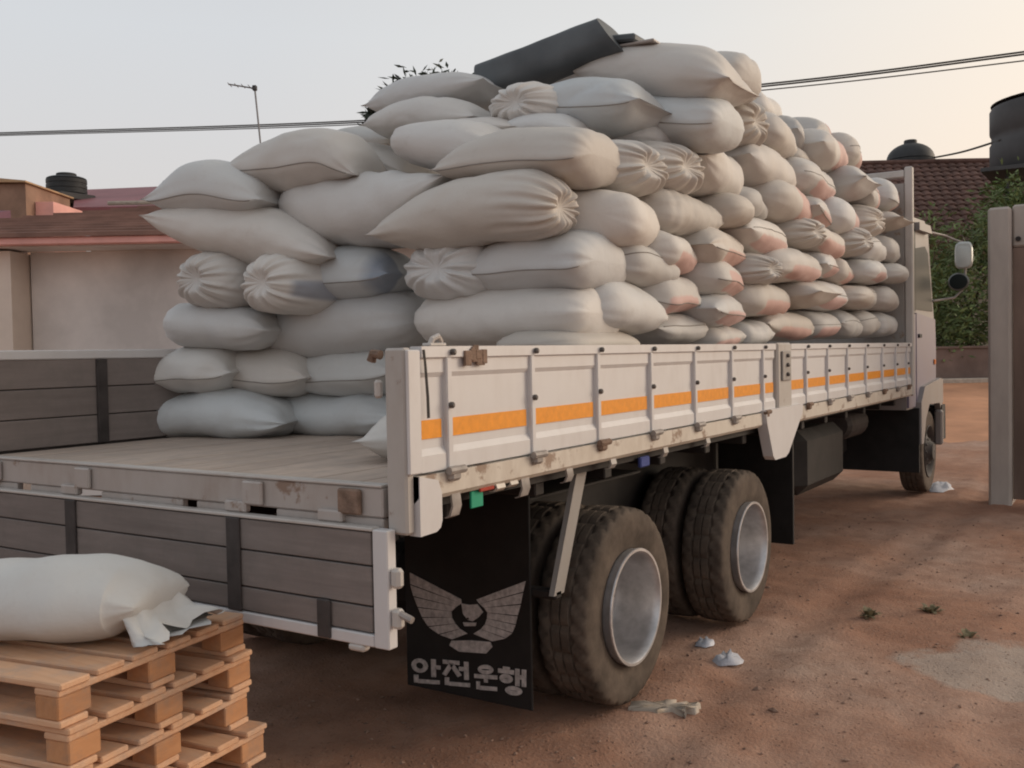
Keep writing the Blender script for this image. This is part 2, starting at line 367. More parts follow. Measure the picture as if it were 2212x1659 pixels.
# sack table: key, spine points, half heights, half depth, end types, seam, tint, print, label
SACKS = [
    ('r1a', [(1.1, 2.733, 1.303), (1.223, 2.322, 1.337), (1.354, 1.887, 1.296)], [0.125, 0.134, 0.125], 0.24, 'blunt', 'flat', 0, 'blue', '', 'blue-grey sack on the bare deck at the left foot of the load'),
    ('r1b', [(1.6, 2.26, 1.334), (1.6, 1.761, 1.316), (1.6, 1.257, 1.318)], [0.129, 0.134, 0.122], 0.24, 'blunt', 'flat', 0, 'blue', '', 'blue-grey sack on the bare deck, right of the foot of the load'),
    ('r2a', [(1.111, 2.696, 1.546), (1.192, 2.426, 1.581), (1.265, 2.182, 1.565)], [0.131, 0.14, 0.133], 0.24, 'flat', 'flat', 1, 'pale', '', 'pale domed sack at the left end of the second rear row from the deck'),
    ('r2b', [(1.395, 2.433, 1.574), (1.441, 2.127, 1.565), (1.487, 1.82, 1.532)], [0.139, 0.147, 0.127], 0.24, 'flat', 'flat', 1, 'grey', '', 'grey sack in the middle of the second rear row from the deck'),
    ('r2c', [(1.6, 2.039, 1.519), (1.6, 1.652, 1.559), (1.6, 1.25, 1.561)], [0.132, 0.144, 0.132], 0.24, 'flat', 'flat', 1, 'blue', '', 'blue-grey seamed sack beside the corner post in the second rear row'),
    ('r3a', [(1.132, 2.559, 1.833), (1.221, 2.263, 1.81), (1.315, 1.949, 1.782)], [0.123, 0.133, 0.125], 0.24, 'blunt', 'flat', 0, 'grey', '', 'dull grey sack at the left of the third rear row, under two gathered ones'),
    ('r3b', [(1.58, 2.328, 1.784), (1.58, 1.71, 1.808), (1.58, 1.137, 1.819)], [0.153, 0.188, 0.162], 0.27, 'blunt', 'blunt', 0, 'grey', '', 'large plump grey sack in the middle of the third rear row'),
    ('r3c', [(1.52, 1.091, 1.812), (1.52, 0.613, 1.816), (1.52, 0.092, 1.812)], [0.139, 0.161, 0.142], 0.27, 'blunt', 'corner', 0, 'grey', '', 'long grey sack at the rear corner, just above the side panel end'),
    ('r4a', [(0.92, 2.2, 2.056), (1.32, 2.2, 2.056), (1.72, 2.2, 2.036)], [0.163, 0.163, 0.163], 0.203, 'gather', 'round', 0, 'grey', '', 'gathered sack end at the far left of the load, beside the plaster wall'),
    ('r4b', [(0.993, 1.789, 2.018), (1.393, 1.789, 2.018), (1.793, 1.789, 1.998)], [0.165, 0.165, 0.165], 0.21, 'gather', 'round', 0, 'grey', 'strap', 'gathered sack end with a blue strap, second from the left in its row'),
    ('r4c', [(1.52, 1.963, 2.062), (1.52, 1.598, 2.069), (1.52, 1.235, 2.046)], [0.135, 0.151, 0.135], 0.24, 'flat', 'flat', 1, 'blue', 'blueend', 'pale seamed sack with a blue cloth patch on its right end'),
    ('r4d', [(1.17, 0.822, 2.041), (1.57, 0.822, 2.041), (1.97, 0.822, 2.021)], [0.155, 0.155, 0.155], 0.262, 'gather', 'round', 0, 'grey', '', 'round gathered sack end right of the blue-patched sack'),
    ('r4e', [(1.52, 0.832, 2.036), (1.52, 0.426, 2.056), (1.52, 0.069, 2.041)], [0.125, 0.15, 0.137], 0.27, 'flat', 'corner', 1, 'grey', '', 'long seamed sack at the rear corner, two rows above the side panel'),
    ('r5a', [(1.108, 2.573, 2.401), (1.203, 2.258, 2.328), (1.299, 1.936, 2.269), (1.406, 1.58, 2.151)], [0.095, 0.148, 0.162, 0.106], 0.26, 'flat', 'flat', 0, 'grey', '', 'long slanting grey sack at the left, above the gathered ends'),
    ('r5b', [(1.114, 2.553, 2.497), (1.205, 2.251, 2.548), (1.298, 1.941, 2.459)], [0.139, 0.164, 0.129], 0.26, 'flat', 'flat', 1, 'pale', '', 'pointed pale sack at the outermost left of the upper load'),
    ('r6a', [(1.52, 2.012, 2.491), (1.52, 1.604, 2.415), (1.52, 1.225, 2.392), (1.52, 0.838, 2.478)], [0.163, 0.2, 0.192, 0.085], 0.28, 'round', 'flat', 0, 'grey', '', 'big sagging grey sack in the middle of the rear face'),
    ('r6b', [(1.3, 1.117, 2.217), (1.3, 0.827, 2.269), (1.3, 0.485, 2.302), (1.3, 0.143, 2.269)], [0.099, 0.148, 0.17, 0.159], 0.23, 'flat', 'gather', 0, 'warm', '', 'long sack at the rear corner with pleats at its gathered right end'),
    ('r7a', [(1.359, 2.207, 2.65), (1.425, 1.876, 2.676), (1.476, 1.621, 2.674), (1.508, 1.459, 2.572)], [0.123, 0.18, 0.155, 0.111], 0.26, 'flat', 'flat', 1, 'grey', '', 'seamed sack on top at the left, bent over the one below'),
    ('r7b', [(1.95, 2.034, 2.762), (1.95, 1.732, 2.748), (1.95, 1.458, 2.643)], [0.102, 0.105, 0.079], 0.26, 'flat', 'flat', 0, 'warm', '', 'cream sack peeping out behind the bent sack at upper left'),
    ('r7c', [(1.62, 1.283, 2.742), (1.62, 0.996, 2.691), (1.62, 0.634, 2.607)], [0.111, 0.129, 0.129], 0.26, 'blunt', 'flat', 0, 'grey', '', 'pale grey sack left of the seamed corner sack, fifth rear row'),
    ('r7d', [(1.5, 0.851, 2.517), (1.5, 0.506, 2.548), (1.5, 0.07, 2.504)], [0.099, 0.15, 0.145], 0.27, 'flat', 'corner', 1, 'warm', '', 'long seamed sack at the rear corner, uppermost at that corner'),
    ('r8a', [(2.4, 2.409, 3.016), (2.4, 2.161, 3.001), (2.4, 1.881, 2.948)], [0.099, 0.097, 0.094], 0.25, 'flat', 'flat', 0, 'blue', '', 'pale blue-grey sack far back at the upper left of the load'),
    ('r8b', [(1.95, 1.685, 2.927), (1.95, 1.358, 2.939), (1.95, 0.987, 2.872)], [0.104, 0.118, 0.108], 0.25, 'flat', 'flat', 0, 'grey', '', 'grey sack in the upper left heap, below another of its length'),
    ('r8c', [(2.15, 1.847, 3.101), (2.15, 1.506, 3.125), (2.15, 1.07, 3.115)], [0.109, 0.123, 0.101], 0.25, 'flat', 'flat', 0, 'grey', '', 'uppermost grey sack on the left shoulder, at the rolled tarpaulin end'),
    ('r8d', [(1.72, 0.718, 2.906), (2.12, 0.718, 2.906), (2.52, 0.718, 2.886)], [0.121, 0.121, 0.121], 0.212, 'gather', 'round', 0, 'grey', '', 'gathered sack end directly below the rolled tarpaulin'),
    ('r8e', [(2.12, 0.793, 2.94), (2.12, 0.46, 2.911), (2.12, 0.131, 2.862)], [0.104, 0.15, 0.132], 0.26, 'flat', 'flat', 1, 'blue', '', 'pointed seamed sack near the top, right of a gathered end'),
    ('r8f', [(1.9, 1.12, 2.817), (1.9, 0.911, 2.804), (1.9, 0.71, 2.772)], [0.071, 0.069, 0.068], 0.25, 'flat', 'flat', 0, 'grey', '', 'sack mostly hidden in the dip behind the corner sacks'),
    ('r8h', [(1.95, 0.798, 2.783), (1.95, 0.587, 2.773), (1.95, 0.385, 2.732)], [0.074, 0.078, 0.071], 0.25, 'flat', 'flat', 0, 'grey', '', 'half hidden sack under the gathered end and the pointed sack'),
    ('r8i', [(2.4, 0.664, 2.807), (2.4, 0.413, 2.789), (2.4, 0.143, 2.739)], [0.096, 0.099, 0.091], 0.26, 'blunt', 'blunt', 0, 'grey', '', 'sack wedged in the dark gap behind the uppermost corner sack'),
    ('r8g', [(2.55, 0.555, 2.901), (2.55, 0.261, 2.885), (2.55, -0.139, 2.815)], [0.114, 0.149, 0.149], 0.27, 'flat', 'corner', 1, 'blue', '', 'seamed sack under the topmost sack, half grey and half sunlit'),
    ('r9a', [(2.55, 0.673, 3.184), (2.55, 0.257, 3.138), (2.55, -0.167, 3.013)], [0.138, 0.171, 0.153], 0.28, 'flat', 'flat', 0, 'grey', '', 'topmost large sack of the whole load'),
    ('r9b', [(3.15, 0.343, 3.281), (3.15, 0.111, 3.234), (3.15, -0.051, 3.187)], [0.127, 0.137, 0.135], 0.26, 'flat', 'round', 1, 'warm', '', 'sack peeping out behind the topmost sack on its right'),
    ('r9c', [(2.6, 1.216, 3.22), (2.6, 0.864, 3.21), (2.6, 0.563, 3.195)], [0.103, 0.13, 0.126], 0.26, 'flat', 'flat', 0, 'grey', '', 'sack that the rolled dark tarpaulin leans on'),
    ('r0', [(0.564, 0.679, 1.305), (0.7, 0.46, 1.31), (0.81, 0.27, 1.31)], [0.1, 0.11, 0.1], 0.2, 'flat', 'flat', 0, 'pale', '', 'sack lying flat on the deck, tucked against the corner post'),
    ('s1', [(1.153, 0.295, 1.677), (1.591, 0.31, 1.682), (2.029, 0.325, 1.653)], [0.064, 0.064, 0.064], 0.24, 'blunt', 'blunt', 0, 'warm', '', 'cream sack, first from the rear in the lowest visible row on the side panel'),
    ('s47', [(2.116, 0.295, 1.749), (2.459, 0.31, 1.75), (2.801, 0.325, 1.765)], [0.097, 0.097, 0.097], 0.24, 'flat', 'flat', 1, 'warm', '', 'cream sack, second from the rear in the lowest visible row on the side panel'),
    ('s48', [(2.799, 0.295, 1.691), (3.104, 0.31, 1.713), (3.408, 0.325, 1.717)], [0.086, 0.086, 0.086], 0.24, 'blunt', 'flat', 0, 'warm', 'p', 'pink-printed sack, third from the rear in the lowest visible row on the side panel'),
    ('s49', [(3.409, 0.295, 1.724), (3.694, 0.31, 1.73), (3.979, 0.325, 1.746)], [0.094, 0.094, 0.094], 0.24, 'blunt', 'flat', 0, 'warm', '', 'cream sack, fourth from the rear in the lowest visible row on the side panel'),
    ('s50', [(3.863, 0.295, 1.797), (4.394, 0.31, 1.796), (4.926, 0.325, 1.772)], [0.109, 0.109, 0.109], 0.24, 'flat', 'flat', 0, 'warm', 'p', 'pink-printed sack, fifth from the rear in the lowest visible row on the side panel'),
    ('s51', [(4.914, 0.295, 1.805), (5.277, 0.31, 1.812), (5.64, 0.325, 1.821)], [0.117, 0.117, 0.117], 0.24, 'blunt', 'flat', 1, 'warm', 'p', 'pink-printed sack, sixth from the rear in the lowest visible row on the side panel'),
    ('s51b', [(5.64, 0.295, 1.83), (6.003, 0.31, 1.827), (6.366, 0.325, 1.803)], [0.119, 0.119, 0.119], 0.24, 'flat', 'flat', 1, 'warm', '', 'cream sack, seventh from the rear in the lowest visible row on the side panel'),
    ('s52', [(6.332, 0.295, 1.829), (6.709, 0.31, 1.846), (7.087, 0.325, 1.839)], [0.119, 0.119, 0.119], 0.24, 'blunt', 'flat', 1, 'warm', '', 'cream sack, eighth from the rear in the lowest visible row on the side panel'),
    ('s52b', [(7.086, 0.295, 1.835), (7.463, 0.31, 1.845), (7.84, 0.325, 1.839)], [0.12, 0.12, 0.12], 0.24, 'blunt', 'blunt', 0, 'warm', '', 'cream sack, ninth from the rear in the lowest visible row on the side panel'),
    ('s2', [(1.445, 0.252, 1.844), (1.808, 0.273, 1.852), (2.171, 0.295, 1.821)], [0.13, 0.13, 0.13], 0.24, 'blunt', 'flat', 0, 'grey', '', 'cream sack, first from the rear in the second side row above the panel'),
    ('s33', [(2.037, 0.244, 1.92), (2.362, 0.286, 1.941), (2.688, 0.329, 1.931)], [0.121, 0.121, 0.121], 0.24, 'blunt', 'flat', 1, 'warm', 'p', 'pink-printed sack, second from the rear in the second side row above the panel'),
    ('s41', [(2.597, 0.187, 1.861), (3.035, 0.27, 1.874), (3.473, 0.353, 1.872)], [0.104, 0.104, 0.104], 0.24, 'flat', 'blunt', 1, 'grey', 'p', 'pink-printed sack, third from the rear in the second side row above the panel'),
    ('s42', [(3.348, 0.254, 1.959), (3.904, 0.3, 1.968), (4.46, 0.345, 1.963)], [0.117, 0.117, 0.117], 0.24, 'blunt', 'blunt', 0, 'warm', 'p', 'pink-printed sack, fourth from the rear in the second side row above the panel'),
    ('s43', [(4.649, -0.05, 2.026), (4.649, 0.35, 2.026), (4.649, 0.75, 2.006)], [0.107, 0.107, 0.107], 0.33, 'flat', 'round', 0, 'warm', '', 'plain cream sack, fifth from the rear in the second side row above the panel'),
    ('s44', [(4.908, 0.263, 2.048), (5.368, 0.287, 2.04), (5.828, 0.311, 2.043)], [0.116, 0.116, 0.116], 0.24, 'blunt', 'blunt', 1, 'grey', 'p', 'pink-printed sack, sixth from the rear in the second side row above the panel'),
    ('s45', [(6.005, -0.05, 2.052), (6.005, 0.35, 2.052), (6.005, 0.75, 2.032)], [0.094, 0.094, 0.094], 0.33, 'blunt', 'round', 0, 'warm', '', 'plain cream sack, seventh from the rear in the second side row above the panel'),
    ('s46', [(6.239, 0.221, 2.067), (6.641, 0.3, 2.079), (7.044, 0.378, 2.072)], [0.118, 0.118, 0.118], 0.24, 'blunt', 'blunt', 1, 'warm', '', 'cream sack, eighth from the rear in the second side row above the panel'),
    ('s46b', [(7.043, 0.251, 2.101), (7.442, 0.286, 2.095), (7.84, 0.321, 2.083)], [0.119, 0.119, 0.119], 0.24, 'blunt', 'blunt', 0, 'warm', '', 'cream sack, ninth from the rear in the second side row above the panel'),
    ('s3', [(1.657, 0.224, 2.062), (1.977, 0.262, 2.066), (2.298, 0.3, 2.043)], [0.114, 0.114, 0.114], 0.24, 'blunt', 'flat', 1, 'warm', '', 'cream sack, first from the rear in the third side row above the panel'),
    ('s34', [(2.614, 0.163, 2.054), (3.019, 0.252, 2.064), (3.423, 0.342, 2.04)], [0.115, 0.115, 0.115], 0.24, 'blunt', 'blunt', 1, 'warm', 'P', 'pink-printed sack, second from the rear in the third side row above the panel'),
    ('s35', [(3.578, -0.05, 2.131), (3.578, 0.35, 2.131), (3.578, 0.75, 2.111)], [0.104, 0.104, 0.104], 0.26, 'gather', 'round', 0, 'warm', '', 'gathered cream sack, third from the rear in the third side row above the panel'),
    ('s36', [(3.761, 0.2, 2.19), (4.319, 0.227, 2.215), (4.878, 0.253, 2.207)], [0.125, 0.125, 0.125], 0.24, 'blunt', 'flat', 0, 'warm', 'p', 'pink-printed sack, fourth from the rear in the third side row above the panel'),
    ('s37', [(4.756, 0.185, 2.246), (5.12, 0.261, 2.273), (5.484, 0.337, 2.271)], [0.113, 0.113, 0.113], 0.24, 'flat', 'flat', 1, 'grey', 'p', 'pink-printed sack, fifth from the rear in the third side row above the panel'),
    ('s38', [(5.303, 0.202, 2.252), (5.734, 0.287, 2.249), (6.164, 0.371, 2.261)], [0.113, 0.113, 0.113], 0.24, 'blunt', 'flat', 0, 'warm', 'p', 'pink-printed sack, sixth from the rear in the third side row above the panel'),
    ('s39', [(6.083, 0.137, 2.271), (6.653, 0.22, 2.304), (7.224, 0.303, 2.299)], [0.109, 0.109, 0.109], 0.24, 'blunt', 'flat', 0, 'grey', 'p', 'pink-printed sack, seventh from the rear in the third side row above the panel'),
    ('s40', [(7.426, -0.05, 2.327), (7.426, 0.35, 2.327), (7.426, 0.75, 2.307)], [0.101, 0.101, 0.101], 0.33, 'blunt', 'round', 0, 'warm', '', 'plain cream sack, eighth from the rear in the third side row above the panel'),
    ('s4', [(1.491, 0.153, 2.269), (1.781, 0.237, 2.265), (2.072, 0.322, 2.28)], [0.141, 0.141, 0.141], 0.24, 'blunt', 'flat', 0, 'grey', '', 'cream sack, first from the rear in the fourth side row above the panel'),
    ('s22', [(2.0, 0.206, 2.155), (2.33, 0.283, 2.157), (2.659, 0.359, 2.126)], [0.105, 0.105, 0.105], 0.24, 'blunt', 'flat', 0, 'grey', 'p', 'pink-printed sack, second from the rear in the fourth side row above the panel'),
    ('s23', [(2.54, 0.188, 2.203), (2.98, 0.265, 2.228), (3.42, 0.342, 2.226)], [0.127, 0.127, 0.127], 0.24, 'flat', 'flat', 1, 'warm', 'p', 'pink-printed sack, third from the rear in the fourth side row above the panel'),
    ('s24', [(3.277, 0.225, 2.356), (3.82, 0.279, 2.363), (4.363, 0.333, 2.353)], [0.128, 0.128, 0.128], 0.24, 'flat', 'blunt', 1, 'grey', 'p', 'pink-printed sack, fourth from the rear in the fourth side row above the panel'),
    ('s25', [(4.553, -0.05, 2.454), (4.553, 0.35, 2.454), (4.553, 0.75, 2.434)], [0.11, 0.11, 0.11], 0.31, 'gather', 'round', 0, 'warm', '', 'gathered cream sack, fifth from the rear in the fourth side row above the panel'),
    ('s30', [(4.644, 0.197, 2.451), (5.168, 0.238, 2.439), (5.692, 0.279, 2.443)], [0.122, 0.122, 0.122], 0.24, 'flat', 'blunt', 0, 'warm', 'p', 'pink-printed sack, sixth from the rear in the fourth side row above the panel'),
    ('s31', [(5.996, -0.05, 2.512), (5.996, 0.35, 2.512), (5.996, 0.75, 2.492)], [0.127, 0.127, 0.127], 0.33, 'gather', 'round', 0, 'warm', '', 'gathered cream sack, seventh from the rear in the fourth side row above the panel'),
    ('s32', [(6.284, 0.213, 2.495), (6.679, 0.249, 2.513), (7.073, 0.285, 2.492)], [0.129, 0.129, 0.129], 0.24, 'blunt', 'flat', 1, 'grey', '', 'cream sack, eighth from the rear in the fourth side row above the panel'),
    ('s32b', [(7.073, 0.218, 2.558), (7.456, 0.267, 2.55), (7.84, 0.316, 2.535)], [0.13, 0.13, 0.13], 0.24, 'blunt', 'flat', 0, 'warm', '', 'cream sack, ninth from the rear in the fourth side row above the panel'),
    ('s5', [(2.073, 0.246, 2.357), (2.548, 0.275, 2.372), (3.023, 0.303, 2.384)], [0.126, 0.126, 0.126], 0.24, 'blunt', 'flat', 0, 'warm', '', 'cream sack, first from the rear in the fifth side row above the panel'),
    ('s15', [(3.158, -0.02, 2.456), (3.158, 0.38, 2.456), (3.158, 0.78, 2.436)], [0.111, 0.111, 0.111], 0.23, 'blunt', 'round', 0, 'warm', '', 'plain cream sack, second from the rear in the fifth side row above the panel'),
    ('s16', [(3.287, 0.254, 2.555), (3.625, 0.312, 2.555), (3.964, 0.37, 2.533)], [0.099, 0.099, 0.099], 0.24, 'blunt', 'flat', 0, 'warm', '', 'cream sack, third from the rear in the fifth side row above the panel'),
    ('s17', [(3.805, 0.205, 2.644), (4.336, 0.262, 2.64), (4.867, 0.318, 2.632)], [0.134, 0.134, 0.134], 0.24, 'blunt', 'flat', 0, 'warm', 'F', 'broadly pink sack, fourth from the rear in the fifth side row above the panel'),
    ('s26', [(4.627, 0.201, 2.65), (4.991, 0.269, 2.642), (5.356, 0.336, 2.634)], [0.11, 0.11, 0.11], 0.24, 'flat', 'blunt', 1, 'warm', 'p', 'pink-printed sack, fifth from the rear in the fifth side row above the panel'),
    ('s27', [(5.287, 0.192, 2.695), (5.746, 0.255, 2.688), (6.205, 0.318, 2.693)], [0.142, 0.142, 0.142], 0.24, 'blunt', 'flat', 0, 'grey', 'F', 'broadly pink sack, sixth from the rear in the fifth side row above the panel'),
    ('s28', [(6.435, -0.05, 2.719), (6.435, 0.35, 2.719), (6.435, 0.75, 2.699)], [0.144, 0.144, 0.144], 0.33, 'gather', 'round', 0, 'warm', '', 'gathered cream sack, seventh from the rear in the fifth side row above the panel'),
    ('s29', [(7.339, -0.05, 2.817), (7.339, 0.35, 2.817), (7.339, 0.75, 2.797)], [0.081, 0.081, 0.081], 0.318, 'flat', 'round', 0, 'warm', '', 'plain cream sack, eighth from the rear in the fifth side row above the panel'),
    ('s6', [(1.881, -0.01, 2.522), (1.881, 0.39, 2.522), (1.881, 0.79, 2.502)], [0.134, 0.134, 0.134], 0.302, 'gather', 'round', 0, 'warm', '', 'gathered cream sack, first from the rear in the sixth side row above the panel'),
    ('s7', [(2.349, -0.01, 2.589), (2.349, 0.39, 2.589), (2.349, 0.79, 2.569)], [0.137, 0.137, 0.137], 0.321, 'gather', 'round', 0, 'warm', '', 'gathered cream sack, second from the rear in the sixth side row above the panel'),
    ('s8', [(2.616, 0.232, 2.685), (3.083, 0.3, 2.679), (3.55, 0.367, 2.676)], [0.155, 0.155, 0.155], 0.24, 'flat', 'blunt', 0, 'grey', '', 'cream sack, third from the rear in the sixth side row above the panel'),
    ('s12', [(3.456, 0.276, 2.832), (4.013, 0.302, 2.84), (4.57, 0.327, 2.814)], [0.15, 0.15, 0.15], 0.24, 'flat', 'blunt', 0, 'grey', 'b', 'bluish-ended sack, fourth from the rear in the sixth side row above the panel'),
    ('s19', [(4.533, 0.244, 2.896), (5.107, 0.3, 2.885), (5.681, 0.357, 2.889)], [0.143, 0.143, 0.143], 0.24, 'blunt', 'blunt', 1, 'warm', 'p', 'pink-printed sack, fifth from the rear in the sixth side row above the panel'),
    ('s20', [(6.032, -0.03, 3.003), (6.032, 0.37, 3.003), (6.032, 0.77, 2.983)], [0.14, 0.14, 0.14], 0.33, 'flat', 'round', 0, 'warm', '', 'plain cream sack, sixth from the rear in the sixth side row above the panel'),
    ('s21', [(6.332, 0.223, 2.971), (6.718, 0.289, 2.977), (7.104, 0.356, 2.999)], [0.148, 0.148, 0.148], 0.24, 'flat', 'flat', 1, 'warm', 'F', 'broadly pink sack, seventh from the rear in the sixth side row above the panel'),
    ('s21b', [(7.104, 0.213, 3.057), (7.472, 0.277, 3.071), (7.84, 0.34, 3.086)], [0.149, 0.149, 0.149], 0.24, 'blunt', 'blunt', 1, 'grey', 'F', 'broadly pink sack, eighth from the rear in the sixth side row above the panel'),
    ('s9', [(3.551, 0.03, 3.048), (3.551, 0.43, 3.048), (3.551, 0.83, 3.028)], [0.169, 0.169, 0.169], 0.295, 'gather', 'round', 0, 'warm', '', 'gathered cream sack, first from the rear on the upper side slope of the load'),
    ('s10', [(4.685, 0.597, 3.468), (5.017, 0.638, 3.465), (5.349, 0.68, 3.463)], [0.135, 0.135, 0.135], 0.22, 'blunt', 'blunt', 0, 'grey', '', 'cream sack, second from the rear on the upper side slope of the load'),
    ('s11', [(3.816, 0.227, 3.086), (4.3, 0.315, 3.104), (4.785, 0.403, 3.115)], [0.137, 0.137, 0.137], 0.22, 'blunt', 'flat', 0, 'warm', 'b', 'bluish-ended sack, third from the rear on the upper side slope of the load'),
    ('s18', [(4.873, 0.403, 3.099), (5.263, 0.451, 3.083), (5.653, 0.499, 3.084)], [0.085, 0.085, 0.085], 0.22, 'blunt', 'flat', 0, 'warm', '', 'cream sack, fourth from the rear on the upper side slope of the load'),
    ('s13', [(4.973, 0.433, 3.283), (5.302, 0.495, 3.275), (5.631, 0.557, 3.281)], [0.184, 0.184, 0.184], 0.22, 'flat', 'flat', 0, 'warm', 'F', 'broadly pink sack, fifth from the rear on the upper side slope of the load'),
    ('s13b', [(5.631, 0.459, 3.392), (5.959, 0.489, 3.383), (6.288, 0.519, 3.375)], [0.185, 0.185, 0.185], 0.22, 'flat', 'blunt', 0, 'warm', 'F', 'broadly pink sack, sixth from the rear on the upper side slope of the load'),
    ('s14', [(5.194, 0.288, 3.202), (5.6, 0.31, 3.204), (6.006, 0.331, 3.181)], [0.15, 0.15, 0.15], 0.22, 'flat', 'flat', 0, 'grey', 'F', 'broadly pink sack, seventh from the rear on the upper side slope of the load'),
    ('s14b', [(6.006, 0.26, 3.298), (6.412, 0.341, 3.32), (6.817, 0.423, 3.325)], [0.153, 0.153, 0.153], 0.22, 'blunt', 'blunt', 1, 'warm', 'F', 'broadly pink sack, eighth from the rear on the upper side slope of the load'),
    ('pal', [(-0.898, 1.351, 0.885), (-0.718, 1.056, 0.885), (-0.604, 0.86, 0.885), (-0.523, 0.748, 0.885), (-0.486, 0.643, 0.885)], [0.125, 0.127, 0.121, 0.113, 0.085], 0.2, 'round', 'mouth', 0, 'blue', '', 'single sack with an open mouth lying on the stacked pallets'),
]
EMBLEM = {'wingL': [[(0.8622, 0.6412), (0.8611, 0.5893), (0.5743, 0.535), (0.5764, 0.5533)], [(0.861, 0.5835), (0.8446, 0.5354), (0.6025, 0.5163), (0.5742, 0.5342)], [(0.8428, 0.5301), (0.8213, 0.4888), (0.6297, 0.4915), (0.6037, 0.5155)], [(0.8189, 0.4843), (0.7974, 0.4452), (0.6289, 0.4658), (0.6308, 0.4905)], [(0.7951, 0.4409), (0.7637, 0.4073), (0.6116, 0.4401), (0.6288, 0.4648)], [(0.7602, 0.4036), (0.7043, 0.3797), (0.586, 0.4196), (0.6109, 0.439)], [(0.6982, 0.3771), (0.6284, 0.3666), (0.5451, 0.4037), (0.585, 0.4188)]], 'wingR': [[(0.2367, 0.6715), (0.2499, 0.6245), (0.4762, 0.5449), (0.493, 0.5612)], [(0.2513, 0.6192), (0.2628, 0.5714), (0.4537, 0.5307), (0.4755, 0.5442)], [(0.2641, 0.5661), (0.2795, 0.5195), (0.4362, 0.5119), (0.4528, 0.5301)], [(0.2813, 0.5143), (0.2908, 0.4794), (0.4385, 0.4856), (0.4355, 0.5111)], [(0.2919, 0.4756), (0.3081, 0.4415), (0.449, 0.4596), (0.4386, 0.4845)], [(0.3099, 0.4378), (0.3415, 0.4127), (0.472, 0.4343), (0.4494, 0.4586)], [(0.345, 0.4099), (0.413, 0.388), (0.5131, 0.4073), (0.473, 0.4333)]], 'body': [[(0.5742, 0.5342), (0.5325, 0.5329), (0.4884, 0.5418), (0.4584, 0.5103), (0.4846, 0.4836), (0.516, 0.4624), (0.5419, 0.4654), (0.5675, 0.49)], [(0.5684, 0.4512), (0.4955, 0.4588), (0.501, 0.4431), (0.5609, 0.435)], [(0.6341, 0.3592), (0.5285, 0.376), (0.4232, 0.3839), (0.4136, 0.3642), (0.4473, 0.3296), (0.5928, 0.3163), (0.6454, 0.3367)]], 'glyph_quads': [[(0.8674, 0.2484), (0.7011, 0.2629), (0.7013, 0.1511), (0.865, 0.1325)], [(0.6875, 0.265), (0.5335, 0.278), (0.5336, 0.1663), (0.6878, 0.1511)], [(0.5128, 0.2726), (0.3902, 0.2855), (0.3903, 0.1737), (0.5119, 0.1614)], [(0.3852, 0.2842), (0.2472, 0.2894), (0.2497, 0.173), (0.388, 0.1636)]]}

# ------------------------------------------------------------------ mesh helpers


